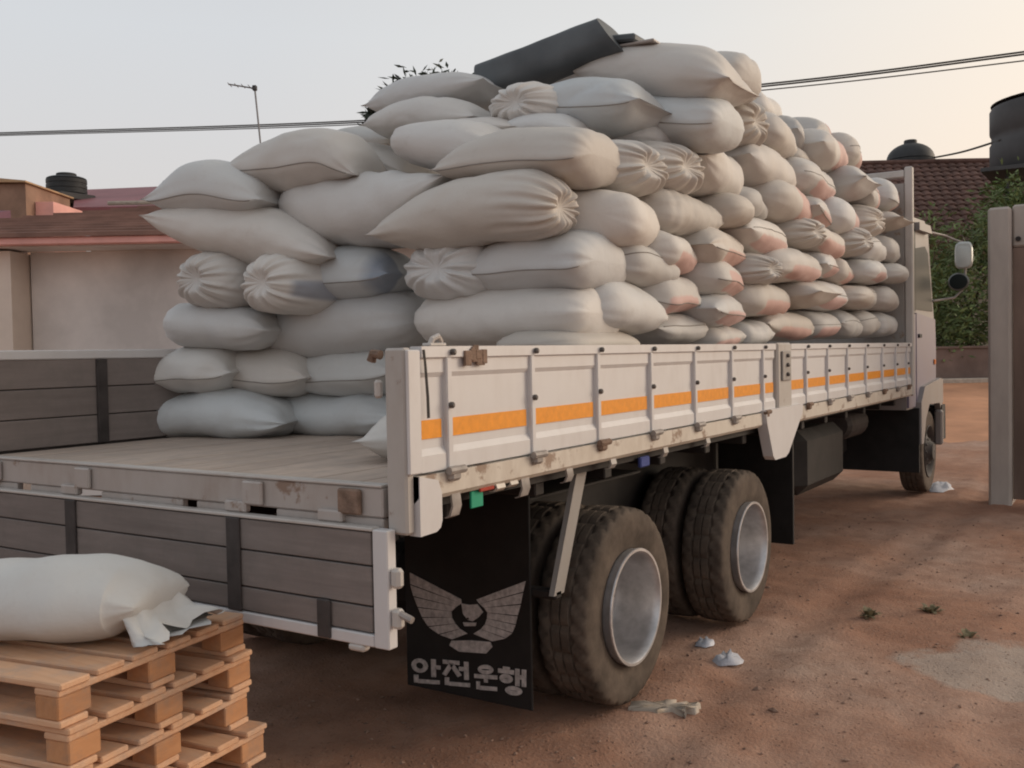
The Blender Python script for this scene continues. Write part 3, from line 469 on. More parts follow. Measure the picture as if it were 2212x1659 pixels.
class MB:
    """Collects shapes in world coordinates; build() links them as ONE mesh object."""

    def __init__(self):
        self.v = []
        self.f = []

    def add(self, vs, fs):
        o = len(self.v)
        self.v += [tuple(map(float, p)) for p in vs]
        self.f += [tuple(i + o for i in q) for q in fs]
        return self

    def box(self, x0, x1, y0, y1, z0, z1, c=0.0, rot=None, org=None):
        """box with chamfered edges (c) and optional rotation matrix about org"""
        x0, x1 = min(x0, x1), max(x0, x1); y0, y1 = min(y0, y1), max(y0, y1); z0, z1 = min(z0, z1), max(z0, z1)
        c = min(c, (x1 - x0) * 0.4, (y1 - y0) * 0.4, (z1 - z0) * 0.4)
        X, Y, Z = (x0, x1), (y0, y1), (z0, z1)
        if c <= 0:
            vs = [(X[i], Y[j], Z[k]) for i in (0, 1) for j in (0, 1) for k in (0, 1)]
            fs = [(0, 1, 3, 2), (4, 6, 7, 5), (0, 4, 5, 1), (2, 3, 7, 6), (0, 2, 6, 4), (1, 5, 7, 3)]
        else:
            vs = []; ix = {}
            for i in (0, 1):
                for j in (0, 1):
                    for k in (0, 1):
                        sx, sy, sz = (c if i == 0 else -c), (c if j == 0 else -c), (c if k == 0 else -c)
                        for a, p in enumerate(((X[i], Y[j] + sy, Z[k] + sz), (X[i] + sx, Y[j], Z[k] + sz), (X[i] + sx, Y[j] + sy, Z[k]))):
                            ix[(i, j, k, a)] = len(vs); vs.append(p)
            fs = []
            for s in (0, 1):
                fs.append(tuple(ix[(s, j, k, 0)] for j, k in ((0, 0), (0, 1), (1, 1), (1, 0))))
                fs.append(tuple(ix[(i, s, k, 1)] for i, k in ((0, 0), (1, 0), (1, 1), (0, 1))))
                fs.append(tuple(ix[(i, j, s, 2)] for i, j in ((0, 0), (0, 1), (1, 1), (1, 0))))
            for s in (0, 1):
                for q in (0, 1):
                    fs.append((ix[(0, s, q, 1)], ix[(1, s, q, 1)], ix[(1, s, q, 2)], ix[(0, s, q, 2)]))
                    fs.append((ix[(s, 0, q, 0)], ix[(s, 1, q, 0)], ix[(s, 1, q, 2)], ix[(s, 0, q, 2)]))
                    fs.append((ix[(s, q, 0, 0)], ix[(s, q, 1, 0)], ix[(s, q, 1, 1)], ix[(s, q, 0, 1)]))
            for i in (0, 1):
                for j in (0, 1):
                    for k in (0, 1):
                        fs.append(tuple(ix[(i, j, k, a)] for a in (0, 1, 2)))
        if rot is not None:
            o = Vector(org) if org is not None else Vector(((x0 + x1) / 2, (y0 + y1) / 2, (z0 + z1) / 2))
            vs = [tuple(rot @ (Vector(p) - o) + o) for p in vs]
        return self.add(vs, fs)

    def prism(self, poly, axis, a, b):
        """poly: points in the two other axes (in x,y,z order), extruded along axis from a to b"""
        n = len(poly)

        def P(q, t):
            l = list(q); l.insert(axis, t); return tuple(l)
        vs = [P(q, a) for q in poly] + [P(q, b) for q in poly]
        fs = [tuple(range(n))[::-1], tuple(range(n, 2 * n))]
        fs += [(i, (i + 1) % n, n + (i + 1) % n, n + i) for i in range(n)]
        return self.add(vs, fs)

    def tube(self, pts, r, n=8, caps=True):
        pts = [Vector(p) for p in pts]
        rs = r if isinstance(r, (list, tuple)) else [r] * len(pts)
        vs = []; prev = None
        for i, p in enumerate(pts):
            t = (pts[min(i + 1, len(pts) - 1)] - pts[max(i - 1, 0)]).normalized()
            if prev is None:
                a = Vector((0, 0, 1)) if abs(t.z) < 0.9 else Vector((1, 0, 0))
                s = t.cross(a).normalized()
            else:
                s = (prev - t * prev.dot(t)).normalized()
            prev = s
            q = t.cross(s)
            for k in range(n):
                w = 2 * math.pi * k / n
                vs.append(tuple(p + (s * math.cos(w) + q * math.sin(w)) * rs[i]))
        fs = []
        for i in range(len(pts) - 1):
            for k in range(n):
                fs.append((i * n + k, i * n + (k + 1) % n, (i + 1) * n + (k + 1) % n, (i + 1) * n + k))
        if caps:
            fs.append(tuple(range(n))[::-1]); fs.append(tuple((len(pts) - 1) * n + k for k in range(n)))
        return self.add(vs, fs)

    def lathe(self, prof, c, axis, n=32, cap=True):
        """prof: (radius, offset along axis) from one end to the other"""
        vs = []
        for r, h in prof:
            for k in range(n):
                w = 2 * math.pi * k / n
                p = [0, 0, 0]
                p[axis] = h; p[(axis + 1) % 3] = r * math.cos(w); p[(axis + 2) % 3] = r * math.sin(w)
                vs.append((p[0] + c[0], p[1] + c[1], p[2] + c[2]))
        fs = []
        for i in range(len(prof) - 1):
            for k in range(n):
                fs.append((i * n + k, i * n + (k + 1) % n, (i + 1) * n + (k + 1) % n, (i + 1) * n + k))
        if cap:
            fs.append(tuple(range(n))[::-1]); fs.append(tuple((len(prof) - 1) * n + k for k in range(n)))
        return self.add(vs, fs)

    def build(self, name, mat, parent=None, smooth=False, autosmooth=None):
        org = Vector((0, 0, 0))
        if parent is not None:
            r = parent
            while r.parent is not None:
                r = r.parent
            org = r.location
        me = bpy.data.meshes.new(name)
        me.from_pydata([(p[0] - org.x, p[1] - org.y, p[2] - org.z) for p in self.v], [], self.f)
        me.materials.append(MATS[mat])
        me.update()
        import bmesh
        bm = bmesh.new(); bm.from_mesh(me)
        bmesh.ops.recalc_face_normals(bm, faces=bm.faces)
        if autosmooth:
            for e in bm.edges:
                if len(e.link_faces) == 2 and e.calc_face_angle(0.0) > autosmooth:
                    e.smooth = False
        bm.to_mesh(me); bm.free()
        if smooth or autosmooth:
            me.polygons.foreach_set('use_smooth', [True] * len(me.polygons))
        o = bpy.data.objects.new(name, me)
        col.objects.link(o)
        if parent is not None:
            o.parent = parent
        return o


def tag(o, label, cat, group=None, kind=None):
    if label: o['label'] = label
    if cat: o['category'] = cat
    if group: o['group'] = group
    if kind: o['kind'] = kind
    return o


def thing(name, loc, label, cat, group=None):
    o = bpy.data.objects.new(name, None)
    o.location = loc
    o.empty_display_size = 0.1
    col.objects.link(o)
    return tag(o, label, cat, group)


def rotz(a):
    return Matrix.Rotation(a, 3, 'Z')


def single(mb, name, mat, label, cat, group=None, smooth=False, autosmooth=None, base=None):
    """a thing that is one mesh, its origin at its base"""
    xs = [p[0] for p in mb.v]; ys = [p[1] for p in mb.v]; zs = [p[2] for p in mb.v]
    b = Vector(base) if base else Vector(((min(xs) + max(xs)) / 2, (min(ys) + max(ys)) / 2, min(zs)))
    mb.v = [(p[0] - b.x, p[1] - b.y, p[2] - b.z) for p in mb.v]
    o = mb.build(name, mat, None, smooth, autosmooth)
    o.location = b
    return tag(o, label, cat, group)


# site frame of the far buildings: their fronts run along r, f points away from the yard
SITE = Vector((-2.502, -1.9895, 0.0))
FH = Vector((math.cos(0.5728), math.sin(0.5728), 0))
RH = Vector((FH.y, -FH.x, 0))


def rfz(r, f, z):
    p = SITE + RH * r + FH * f
    return (p.x, p.y, z)


def rbox(mb, r0, r1, f0, f1, z0, z1, c=0.0):
    t = MB().box(r0, r1, f0, f1, z0, z1, c)
    mb.add([rfz(*p) for p in t.v], t.f)
    return mb


rng = random.Random(11)

# ------------------------------------------------------------------ ground
def grid_axis(lo, a, b, hi, step):
    out = list(np.arange(a, b + 1e-6, step))
    s, x = step, a
    left = []
    while x > lo:
        s *= 1.25; x -= s; left.append(max(x, lo))
    s, x = step, b
    right = []
    while x < hi:
        s *= 1.25; x += s; right.append(min(x, hi))
    return np.array(left[::-1] + out + right)


gx = grid_axis(-300, -1.5, 11.0, 900, 0.07)
gy = grid_axis(-600, -4.0, 4.5, 600, 0.07)
GX, GY = np.meshgrid(gx, gy, indexing='ij')


def lump(x, y):
    z = 0.010 * np.sin(1.9 * x + 0.7 * y + 1.0) * np.sin(1.3 * y - 0.6 * x)
    z += 0.007 * np.sin(5.1 * x - 2.2 * y) * np.sin(4.3 * y + 1.7 * x + 0.5)
    z += 0.006 * np.sin(11.3 * x + 4.0 * y + 2.0) * np.sin(9.1 * y - 5.0 * x)
    z += 0.004 * np.sin(23.0 * x - 9.0 * y) * np.sin(19.0 * y + 8.0 * x + 1.0)
    for yc, dp in ((-0.35, 0.02), (-1.55, 0.016)):
        w = y - yc - 0.10 * np.sin(0.55 * x)
        z += -dp * np.exp(-(w / 0.13) ** 2) + 0.6 * dp * np.exp(-((np.abs(w) - 0.22) / 0.08) ** 2)
    return z


fall = np.clip((28.0 - np.hypot(GX - 3, GY)) / 10.0, 0, 1)
GZ = lump(GX, GY) * fall - 0.012
rs_ = np.random.RandomState(3)
GZ += rs_.normal(0, 0.0035, GZ.shape) * fall
nx, ny = GX.shape
verts = np.stack([GX, GY, GZ], -1).reshape(-1, 3)
idx = np.arange(nx * ny).reshape(nx, ny)
faces = np.stack([idx[:-1, :-1], idx[1:, :-1], idx[1:, 1:], idx[:-1, 1:]], -1).reshape(-1, 4)
me = bpy.data.meshes.new('ground')
me.from_pydata(verts.tolist(), [], faces.tolist())
me.polygons.foreach_set('use_smooth', [True] * len(me.polygons))
me.materials.append(MATS['soil'])
ground = bpy.data.objects.new('ground', me)
col.objects.link(ground)
ground['kind'] = 'structure'

# laterite bank rising behind the truck's front, with the yard beyond it on top
mb = MB()
NR, NF = 60, 26
vs = []
for i in range(NR + 1):
    r = 6.0 + 44.0 * i / NR
    for j in range(NF + 1):
        f = 16.6 + 9.2 * j / NF
        t = j / NF
        z = -0.03 + 0.70 * t ** 1.05 + 0.03 * math.sin(3.1 * r + 2 * f) * math.sin(t * math.pi) + 0.02 * math.sin(7.0 * r - 3.3 * f) * math.sin(t * math.pi)
        vs.append(rfz(r, f, z))
fs = [(i * (NF + 1) + j, (i + 1) * (NF + 1) + j, (i + 1) * (NF + 1) + j + 1, i * (NF + 1) + j + 1) for i in range(NR) for j in range(NF)]
mb.add(vs, fs)
o = mb.build('earth_bank', 'laterite', smooth=True); o['kind'] = 'structure'
mb = MB(); mb.add([rfz(6, 25.75, 0.66), rfz(50, 25.75, 0.66), rfz(60, 80, 0.66), rfz(6, 80, 0.66)], [(0, 1, 2, 3)])
o = mb.build('terrace', 'soil'); o['kind'] = 'structure'

# gravel
mb = MB()
ico = [(0, 0, 1), (0.9, 0, 0.2), (0.28, 0.85, 0.3), (-0.72, 0.53, 0.25), (-0.72, -0.53, 0.3), (0.28, -0.85, 0.2), (0, 0, -0.6)]
icf = [(0, 1, 2), (0, 2, 3), (0, 3, 4), (0, 4, 5), (0, 5, 1), (6, 2, 1), (6, 3, 2), (6, 4, 3), (6, 5, 4), (6, 1, 5)]
for k in range(3800):
    if k < 3000:
        x = rng.uniform(-1.0, 7.5); y = rng.uniform(-3.2, 1.0)
    else:
        x = rng.uniform(-1.2, 1.2); y = rng.uniform(-0.5, 3.0)
    s = 0.004 + 0.011 * rng.random() ** 3
    if rng.random() < 0.03: s *= rng.uniform(1.8, 3.2)
    a = rng.uniform(0, 6.28); ca, sa = math.cos(a), math.sin(a)
    sx, sy, sz = s * rng.uniform(0.8, 1.5), s * rng.uniform(0.7, 1.1), s * rng.uniform(0.4, 0.8)
    z0 = float(lump(np.array(x), np.array(y))) - 0.012
    mb.add([(x + (p[0] * sx) * ca - (p[1] * sy) * sa, y + (p[0] * sx) * sa + (p[1] * sy) * ca, z0 + p[2] * sz) for p in ico], icf)
o = mb.build('gravel', 'stone', smooth=False)
tag(o, 'loose reddish pebbles scattered over the bare soil', 'gravel', kind='stuff')


def slab(name, mat, pts, z, h, label, cat, seed):
    r2 = random.Random(seed)
    mb = MB(); n = len(pts); cx = sum(p[0] for p in pts) / n; cy = sum(p[1] for p in pts) / n
    ring = []
    for i in range(n):
        a, b = pts[i], pts[(i + 1) % n]
        for t in (0, 0.2, 0.4, 0.6, 0.8):
            ring.append((a[0] + (b[0] - a[0]) * t + r2.uniform(-.035, .035), a[1] + (b[1] - a[1]) * t + r2.uniform(-.035, .035)))
    N = len(ring)
    vs = [(p[0], p[1], z - 0.03) for p in ring] + [(cx + (p[0] - cx) * 0.96, cy + (p[1] - cy) * 0.96, z + h + r2.uniform(-.003, .003)) for p in ring]
    vs += [(cx + (p[0] - cx) * 0.5, cy + (p[1] - cy) * 0.5, z + h + r2.uniform(-.002, .003)) for p in ring] + [(cx, cy, z + h)]
    fs = []
    for i in range(N):
        j = (i + 1) % N
        fs += [(i, j, N + j, N + i), (N + i, N + j, 2 * N + j, 2 * N + i), (2 * N + i, 2 * N + j, 3 * N)]
    mb.add(vs, fs)
    return single(mb, name, mat, label, cat, smooth=True)


slab('flat_stone', 'concrete_pale', [(1.53, 0.0), (1.62, 0.02), (1.70, -0.10), (1.74, -0.24), (1.66, -0.27), (1.60, -0.16)], 0.0, 0.012,
     'pale flat stone on the soil beside the rearmost wheel', 'stone', 6)


def scrap(loc, s, label, seed, sx=1.0):
    r2 = random.Random(seed); mb = MB(); n = 12
    vs = [(loc[0], loc[1], loc[2] + 0.012 * s)]
    for ring, (rr, zz) in enumerate(((0.45, 0.028), (0.8, 0.016), (1.0, -0.004))):
        for k in range(n):
            w = 2 * math.pi * k / n; q = rr * s * 0.075 * r2.uniform(0.75, 1.25)
            vs.append((loc[0] + q * math.cos(w) * sx, loc[1] + q * math.sin(w) * 0.8, loc[2] + zz * s * r2.uniform(0.2, 1.7)))
    fs = [(0, 1 + k, 1 + (k + 1) % n) for k in range(n)]
    for ring in range(2):
        for k in range(n):
            a = 1 + ring * n
            fs.append((a + k, a + n + k, a + n + (k + 1) % n, a + (k + 1) % n))
    mb.add(vs, fs)
    single(mb, 'plastic_scrap', 'plastic_litter', label, 'litter', 'plastic scraps on the soil', smooth=True)


scrap((2.67, 0.10, 0.0), 0.9, 'smaller crumpled pale plastic scrap nearer the wheels', 1)
scrap((2.44, -0.12, 0.0), 1.15, 'larger crumpled pale plastic scrap lying farther from the wheels', 2)
scrap((9.67, 0.02, 0.0), 1.9, 'flat white plastic scrap on the soil beside the front wheel', 3, 2.2)


def weed(loc, s, label, seed, n=26):
    r2 = random.Random(seed); mb = MB()
    for k in range(n):
        a = r2.uniform(0, 6.28); L = s * r2.uniform(0.5, 1.0); el = r2.uniform(0.25, 1.2); w = 0.012 * r2.uniform(0.7, 1.5)
        d = Vector((math.cos(a) * math.cos(el), math.sin(a) * math.cos(el), math.sin(el))); sd = Vector((-math.sin(a), math.cos(a), 0)) * w
        p = Vector(loc) + Vector((math.cos(a), math.sin(a), 0)) * 0.02 * r2.random()
        q = p + d * L * 0.6; e = p + d * L + Vector((0, 0, -0.25 * L))
        mb.add([p - sd * .5, p + sd * .5, q + sd, q - sd, e], [(0, 1, 2, 3), (3, 2, 4)])
    single(mb, 'weed', 'weed_leaf', label, 'weed', 'weeds on the bare soil')


weed((3.70, -0.55, -0.01), 0.10, 'low sprawling weed nearest to the truck wheels', 1, 40)
weed((3.98, -0.85, -0.01), 0.09, 'small green weed tuft right of the sprawling weed', 2)
weed((3.50, -1.13, -0.01), 0.08, 'thin weed at the edge of the pale ground patch', 3, 20)
weed((11.0, -0.55, -0.01), 0.22, 'grassy weed on the soil beside the gate pillar', 4, 60)

# ------------------------------------------------------------------ left: house with brown roof behind the wall
t = thing('plastered_house', rfz(-4, 12.4, 0), 'low grey plastered house with a brown ribbed roof and pink fascia', 'house')
rbox(MB(), -5.78, -0.6, 12.0, 14.9, 0, 2.955).build('wall', 'plaster_grey', t)
rbox(MB(), -13, -5.80, 11.55, 14.9, 0, 2.93).build('wall', 'plaster_tan', t)
rbox(MB(), -13, -0.5, 11.30, 11.42, 2.968, 3.055, 0.01).build('fascia', 'fascia_pink', t)
rbox(MB(), -13, -0.6, 11.43, 12.0, 2.958, 2.99).build('soffit', 'plaster_grey', t)
nC = 13
for k in range(nC):
    f0 = 11.28 + (14.75 - 11.28) * k / nC; f1 = 11.28 + (14.75 - 11.28) * (k + 1) / nC
    z0 = 3.07 + (3.935 - 3.07) * k / nC; z1 = 3.07 + (3.935 - 3.07) * (k + 1) / nC
    mb = MB(); rr0 = -13.0 if k < 4 else -7.25 + 0.28 * (k - 4)
    mb.prism([(f0 - 0.02, z0 - 0.02), (f0 - 0.02, z0 + 0.03), (f1 + 0.05, z1 + 0.012), (f1 + 0.05, z1 - 0.03)], 0, rr0, -0.5)
    mb.v = [rfz(*p) for p in mb.v]
    mb.build('roof_course', 'roof_brown', t)
mb = MB()
for k in range(2):
    mb.tube([rfz(-6.95 + 1.0 + k * 2.6, 14.8, 3.97), rfz(-6.95 + 1.0 + k * 2.6 + 2.55, 14.8, 3.97)], 0.03, 8)
mb.build('ridge_cap', 'concrete_pale', t)
mb = MB(); mb.prism([(12.2, 3.3), (12.2, 3.36), (14.6, 3.86), (14.6, 3.3)], 0, -13, -7.3)
mb.v = [rfz(*p) for p in mb.v]; mb.build('side_roof', 'roof_purple', t)

t = thing('maroon_roofed_house', rfz(-4, 18.5, 0), 'house with a smooth maroon metal roof behind the brown roof', 'house')
rbox(MB(), -7.7, 0.0, 18.3, 24, 0, 4.35).build('wall', 'brick_tan', t)
mb = MB(); mb.add([rfz(-7.78, 17.8, 4.38), rfz(0.2, 17.8, 4.38), rfz(0.2, 21.2, 5.50), rfz(-9.2, 21.2, 5.27), rfz(-7.78, 17.8, 4.30), rfz(0.2, 17.8, 4.30), rfz(0.2, 24.5, 4.4), rfz(-8.3, 24.5, 4.4)],
                  [(0, 1, 2, 3), (4, 5, 1, 0), (3, 2, 6, 7), (0, 3, 7, 4), (1, 5, 6, 2)])
mb.build('roof', 'roof_maroon', t)
for k, r in enumerate((-7.1, -5.35)):
    mb = MB(); mb.tube([rfz(r - 0.12, 20.2, 4.95), rfz(r + 0.14, 20.2, 5.24)], 0.03, 6); mb.tube([rfz(r + 0.10, 20.2, 4.95), rfz(r + 0.14, 20.2, 5.24)], 0.03, 6)
    mb.build('roof_bracket', 'tank_grey', t)

t = thing('brick_building', rfz(-10, 16, 0), 'tan brick building with a low parapet at the far left', 'building')
rbox(MB(), -14.0, -7.75, 16.0, 17.6, 0, 4.50).build('wall', 'brick_tan', t)
mb = MB(); mb.prism([(-14.0, 4.56), (-8.55, 4.62), (-7.7, 4.53), (-7.7, 4.505), (-8.55, 4.52), (-14, 4.505)], 1, 15.9, 17.65)
mb.v = [rfz(*p) for p in mb.v]; mb.build('parapet_coping', 'coping', t)
rbox(MB(), -7.74, -7.45, 16.3, 17.5, 3.4, 4.25).build('side_panel', 'fascia_pink', t)


def water_tank(name, c, r, h, mat, label, dome=0.35, lid=0.3, ribs=5, legs=None):
    t = thing(name, c, label, 'water tank')
    prof = [(r * 0.96, 0)]
    for k in range(ribs):
        z = h * (k + 0.1) / ribs; z2 = h * (k + 0.9) / ribs
        prof += [(r * 0.975, z), (r, z + 0.08 * h / ribs), (r, z2 - 0.08 * h / ribs), (r * 0.975, z2)]
    mb = MB().lathe(prof, c, 2, 36); mb.build('body', mat, t, autosmooth=0.6)
    prof = []
    for k in range(9):
        w = k / 8 * math.pi / 2
        prof.append((max(r * 0.985 * math.cos(w), lid * r * 0.9), h + r * dome * math.sin(w)))
    MB().lathe(prof, c, 2, 36).build('dome', mat, t, autosmooth=0.6)
    MB().lathe([(lid * r, h + r * dome * 0.9), (lid * r, h + r * dome + 0.10 * r), (lid * r * 0.9, h + r * dome + 0.13 * r), (0.01, h + r * dome + 0.14 * r)], c, 2, 24).build('lid', mat, t, autosmooth=0.6)
    if legs:
        for sx in (-1, 1):
            for sy in (-1, 1):
                p = (c[0] + sx * r * 0.68, c[1] + sy * r * 0.68)
                MB().tube([(p[0], p[1], c[2]), (p[0], p[1], c[2] - legs)], 0.06, 6).build('leg', 'tank_grey', t)
        MB().box(c[0] - r, c[0] + r, c[1] - r, c[1] + r, c[2] - 0.12, c[2] - 0.002, 0.01).build('platform', 'tank_grey', t)
    return t


water_tank('water_tank', rfz(-8.55, 19.3, 4.85 - 0.0), 0.37, 0.30, 'tank_black', 'small squat black tank above the tan brick parapet', 0.18, 0.5, 3, legs=0.45)

# antenna
t = thing('roof_antenna', rfz(-3.33, 13.5, 3.55), 'thin metal antenna mast with a side boom above the roofs', 'antenna')
MB().tube([rfz(-3.33, 13.5, 3.55), rfz(-3.335, 13.5, 4.45), rfz(-3.40, 13.5, 5.28)], 0.012, 6).build('mast', 'antenna_metal', t)
MB().tube([rfz(-3.40, 13.5, 5.27), rfz(-3.74, 13.45, 5.32)], 0.010, 6).build('boom', 'antenna_metal', t)
for k in range(4):
    q = 0.06 + 0.09 * k
    MB().tube([rfz(-3.40 - q, 13.38, 5.28 + q * .12), rfz(-3.40 - q, 13.58, 5.28 + q * .12)], 0.005, 5).build('element', 'antenna_metal', t)
MB().box(-0.04, 0.04, -0.03, 0.03, -0.03, 0.03, 0.006)
mb = MB(); rbox(mb, -3.43, -3.37, 13.47, 13.53, 5.24, 5.31, 0.01); mb.build('clamp', 'tank_grey', t)
MB().tube([rfz(-3.33, 13.5, 4.50), rfz(-3.18, 13.5, 4.40)], 0.014, 6).build('stay', 'antenna_metal', t)


# trees
def leaves(mb, c, rx, ry, rz, n, size, r2, lo=0.35, long=1.6, clumps=0, spread=0.24):
    cl = []
    for k in range(clumps):
        w = r2.uniform(0, 6.28); h = r2.uniform(-0.8, 1.0); q = math.sqrt(max(0, 1 - h * h)) * r2.uniform(.65, 1)
        cl.append((q * math.cos(w), q * math.sin(w), h))
    for k in range(n):
        if cl and r2.random() < 0.8:
            b = r2.choice(cl); s = spread
            p = (b[0] + r2.gauss(0, s), b[1] + r2.gauss(0, s), b[2] + r2.gauss(0, s * 0.8))
        else:
            w = r2.uniform(0, 6.28); h = r2.uniform(-1, 1); q = math.sqrt(1 - h * h); m_ = r2.uniform(lo, 1) ** 0.6
            p = (q * math.cos(w) * m_, q * math.sin(w) * m_, h * m_)
        P = Vector((c[0] + p[0] * rx, c[1] + p[1] * ry, c[2] + p[2] * rz))
        d = Vector((r2.gauss(0, 1) + p[0], r2.gauss(0, 1) + p[1], r2.gauss(0, 0.7) + 0.3)).normalized()
        s = d.cross(Vector((r2.gauss(0, 1), r2.gauss(0, 1), r2.gauss(0, 1)))).normalized()
        L = size * r2.uniform(0.6, 1.3) * long; W = size * r2.uniform(0.35, 0.6)
        mb.add([P, P + d * L * .45 + s * W * .5, P + d * L, P + d * L * .45 - s * W * .5], [(0, 1, 2, 3)])


def tree(name, base, h, c, rad, n, size, leaf, label, seed, clumps=14, cat='tree', group=None, long=1.6, spread=0.24):
    r2 = random.Random(seed)
    t = thing(name, base, label, cat, group)
    b = Vector(base); top = Vector(c)
    mid = b.lerp(top, 0.55) + Vector((r2.uniform(-.15, .15), r2.uniform(-.15, .15), 0))
    mb = MB().tube([b - Vector((0, 0, .1)), b.lerp(mid, .5), mid, top], [h * .035, h * .028, h * .02, h * .008], 8)
    for k in range(8):
        s = mid.lerp(top, r2.uniform(0, .8)); w = r2.uniform(0, 6.28)
        e = Vector((c[0] + rad[0] * .7 * math.cos(w), c[1] + rad[1] * .7 * math.sin(w), c[2] + rad[2] * r2.uniform(-.4, .7)))
        mb.tube([s, s.lerp(e, .5) + Vector((0, 0, .1)), e], [h * .012, h * .008, h * .003], 5)
    mb.build('trunk', 'bark', t, smooth=True)
    mb = MB(); leaves(mb, c, rad[0], rad[1], rad[2], n, size, r2, clumps=clumps, long=long, spread=spread)
    mb.build('crown', leaf, t)
    return t


tree('tree', rfz(-1.6, 22.0, 0), 7.0, rfz(-1.6, 22, 6.15), (1.42, 1.42, 1.38), 12000, 0.13, 'leaf_dark',
     'dark leafy tree top rising behind the load', 21, 60, long=1.9, spread=0.13)
tree('bush', rfz(11.3, 27.6, 0.66), 4.0, rfz(11.3, 27.6, 2.9), (1.5, 1.5, 1.95), 5200, 0.13, 'leaf_green',
     'dense dark green bush directly behind the cab mirror', 22, 16, 'bush', 'greenery behind the yard wall')
tree('bush', rfz(13.0, 27.8, 0.66), 4.2, rfz(12.9, 27.8, 2.85), (1.5, 1.4, 2.0), 5200, 0.13, 'leaf_green',
     'dense green bush between the mirror and the gate pillar', 23, 16, 'bush', 'greenery behind the yard wall')
tree('bush', rfz(15.3, 27.9, 0.66), 5.4, rfz(14.9, 27.9, 3.9), (1.5, 1.4, 2.1), 5200, 0.13, 'leaf_green',
     'tall green bush rising behind the gate pillar', 24, 16, 'bush', 'greenery behind the yard wall')
tree('bush', rfz(15.3, 29.6, 0.66), 6.0, rfz(15.2, 29.6, 5.3), (1.15, 1.1, 1.1), 2600, 0.13, 'leaf_bright',
     'bright green leafy top below the tall dark tank', 25, 10, 'bush', 'greenery behind the yard wall')

# yard wall and far house
t = thing('yard_wall', rfz(14, 26.2, 0.66), 'low brown boundary wall beyond the earth bank', 'wall')
rbox(MB(), 8, 34, 26.0, 26.25, 0.60, 1.53).build('wall_body', 'yard_wall', t)
rbox(MB(), 8, 34, 25.95, 26.30, 1.534, 1.60, 0.01).build('coping', 'yard_wall', t)
rbox(MB(), 8, 34, 25.55, 25.97, 0.60, 0.76, 0.02).build('footing', 'concrete_pale', t)

t = thing('tiled_house', rfz(15, 36, 0.66), 'house with a dark brown tiled roof at the right', 'house')
rbox(MB(), 10.2, 24, 34.0, 41, 0.66, 5.4).build('wall', 'house_wall', t)
nC = 16
tile_me = None
for k in range(nC):
    t0, t1 = k / nC, (k + 1) / nC
    f0, f1 = 32.6 + 4.6 * t0, 32.6 + 4.6 * t1
    z0, z1 = 4.95 + 3.45 * t0, 4.95 + 3.45 * t1
    mb = MB(); w = 0.34; i0 = 0
    r = 9.8 + 0.05 * k
    while r < 22.5:
        mb.prism([(r, 0.0), (r + w * .25, 0.05), (r + w * .5, 0.06), (r + w * .75, 0.05), (r + w, 0.0), (r + w * .5, -0.04)], 1, 0, 1)
        r += w
    mb.v = [rfz(p[0], f0 + (f1 - f0 + 0.06) * p[1] - 0.03, z0 + (z1 - z0) * p[1] + p[2] + 0.035 * (1 - p[1])) for p in mb.v]
    mb.build('tile_course', 'roof_tile', t)
mb = MB().tube([rfz(10.5, 37.2, 8.41), rfz(13, 37.2, 8.45), rfz(17, 37.2, 8.47), rfz(22.5, 37.2, 8.45)], 0.11, 8); mb.build('ridge', 'roof_tile', t)
mb = MB(); mb.add([rfz(9.8, 37.2, 8.36), rfz(22.5, 37.2, 8.36), rfz(22.5, 41.8, 5.0), rfz(9.8, 41.8, 5.0)], [(0, 1, 2, 3)]); mb.build('back_slope', 'roof_tile', t)
water_tank('water_tank', rfz(15.34, 38.0, 7.85), 0.88, 0.85, 'tank_black', 'round domed black tank on the ridge of the tiled house', 0.72, 0.27, 4, legs=0.5)
water_tank('water_tank', rfz(16.95, 30.4, 6.9), 2.05, 2.12, 'tank_grey', 'tall dark tank cut by the right edge of the picture', 0.03, 0.2, 2, legs=6.24)

# overhead cables
def cable(pts, r, label, group, dz=0.0, dr=0.0):
    P = [Vector(p) + Vector((0, dr, dz)) for p in pts]; out = []
    for i in range(len(P) - 1):
        a, b, c, d = P[max(i - 1, 0)], P[i], P[i + 1], P[min(i + 2, len(P) - 1)]
        for k in range(10):
            s = k / 10
            out.append(0.5 * ((2 * b) + (c - a) * s + (2 * a - 5 * b + 4 * c - d) * s * s + (3 * b - a - 3 * c + d) * s ** 3))
    out.append(P[-1])
    single(MB().tube(out, r, 6), 'overhead_cable', 'cable', label, 'cable', group, smooth=True)


CP = [(7.69, 30.55, 7.51), (10.31, 19.98, 6.81), (12.41, 10.22, 6.13), (13.29, 3.3, 5.86), (13.34, -0.48, 5.72), (13.19, -3.94, 5.61)]
cable(CP, 0.014, 'uppermost of the three overhead cables crossing the sky', 'overhead cables', 0.035)
cable(CP, 0.014, 'middle one of the three overhead cables crossing the sky', 'overhead cables', 0.0)
CP2 = [(7.69, 30.55, 7.50), (10.31, 19.98, 6.80), (12.41, 10.22, 6.11), (13.29, 3.3, 5.82), (13.34, -0.48, 5.65), (13.19, -3.94, 5.50)]
cable(CP2, 0.010, 'lowest of the three overhead cables crossing the sky', 'overhead cables', -0.02)
a = Vector(rfz(16.15, 37.9, 8.75)); b = Vector(rfz(14.92, 30.2, 7.80))
cable([tuple(a), tuple(a.lerp(b, .5) + Vector((0, 0, -.06))), tuple(b)], 0.035, 'short sloping pipe between the domed tank and the tall tank', None)

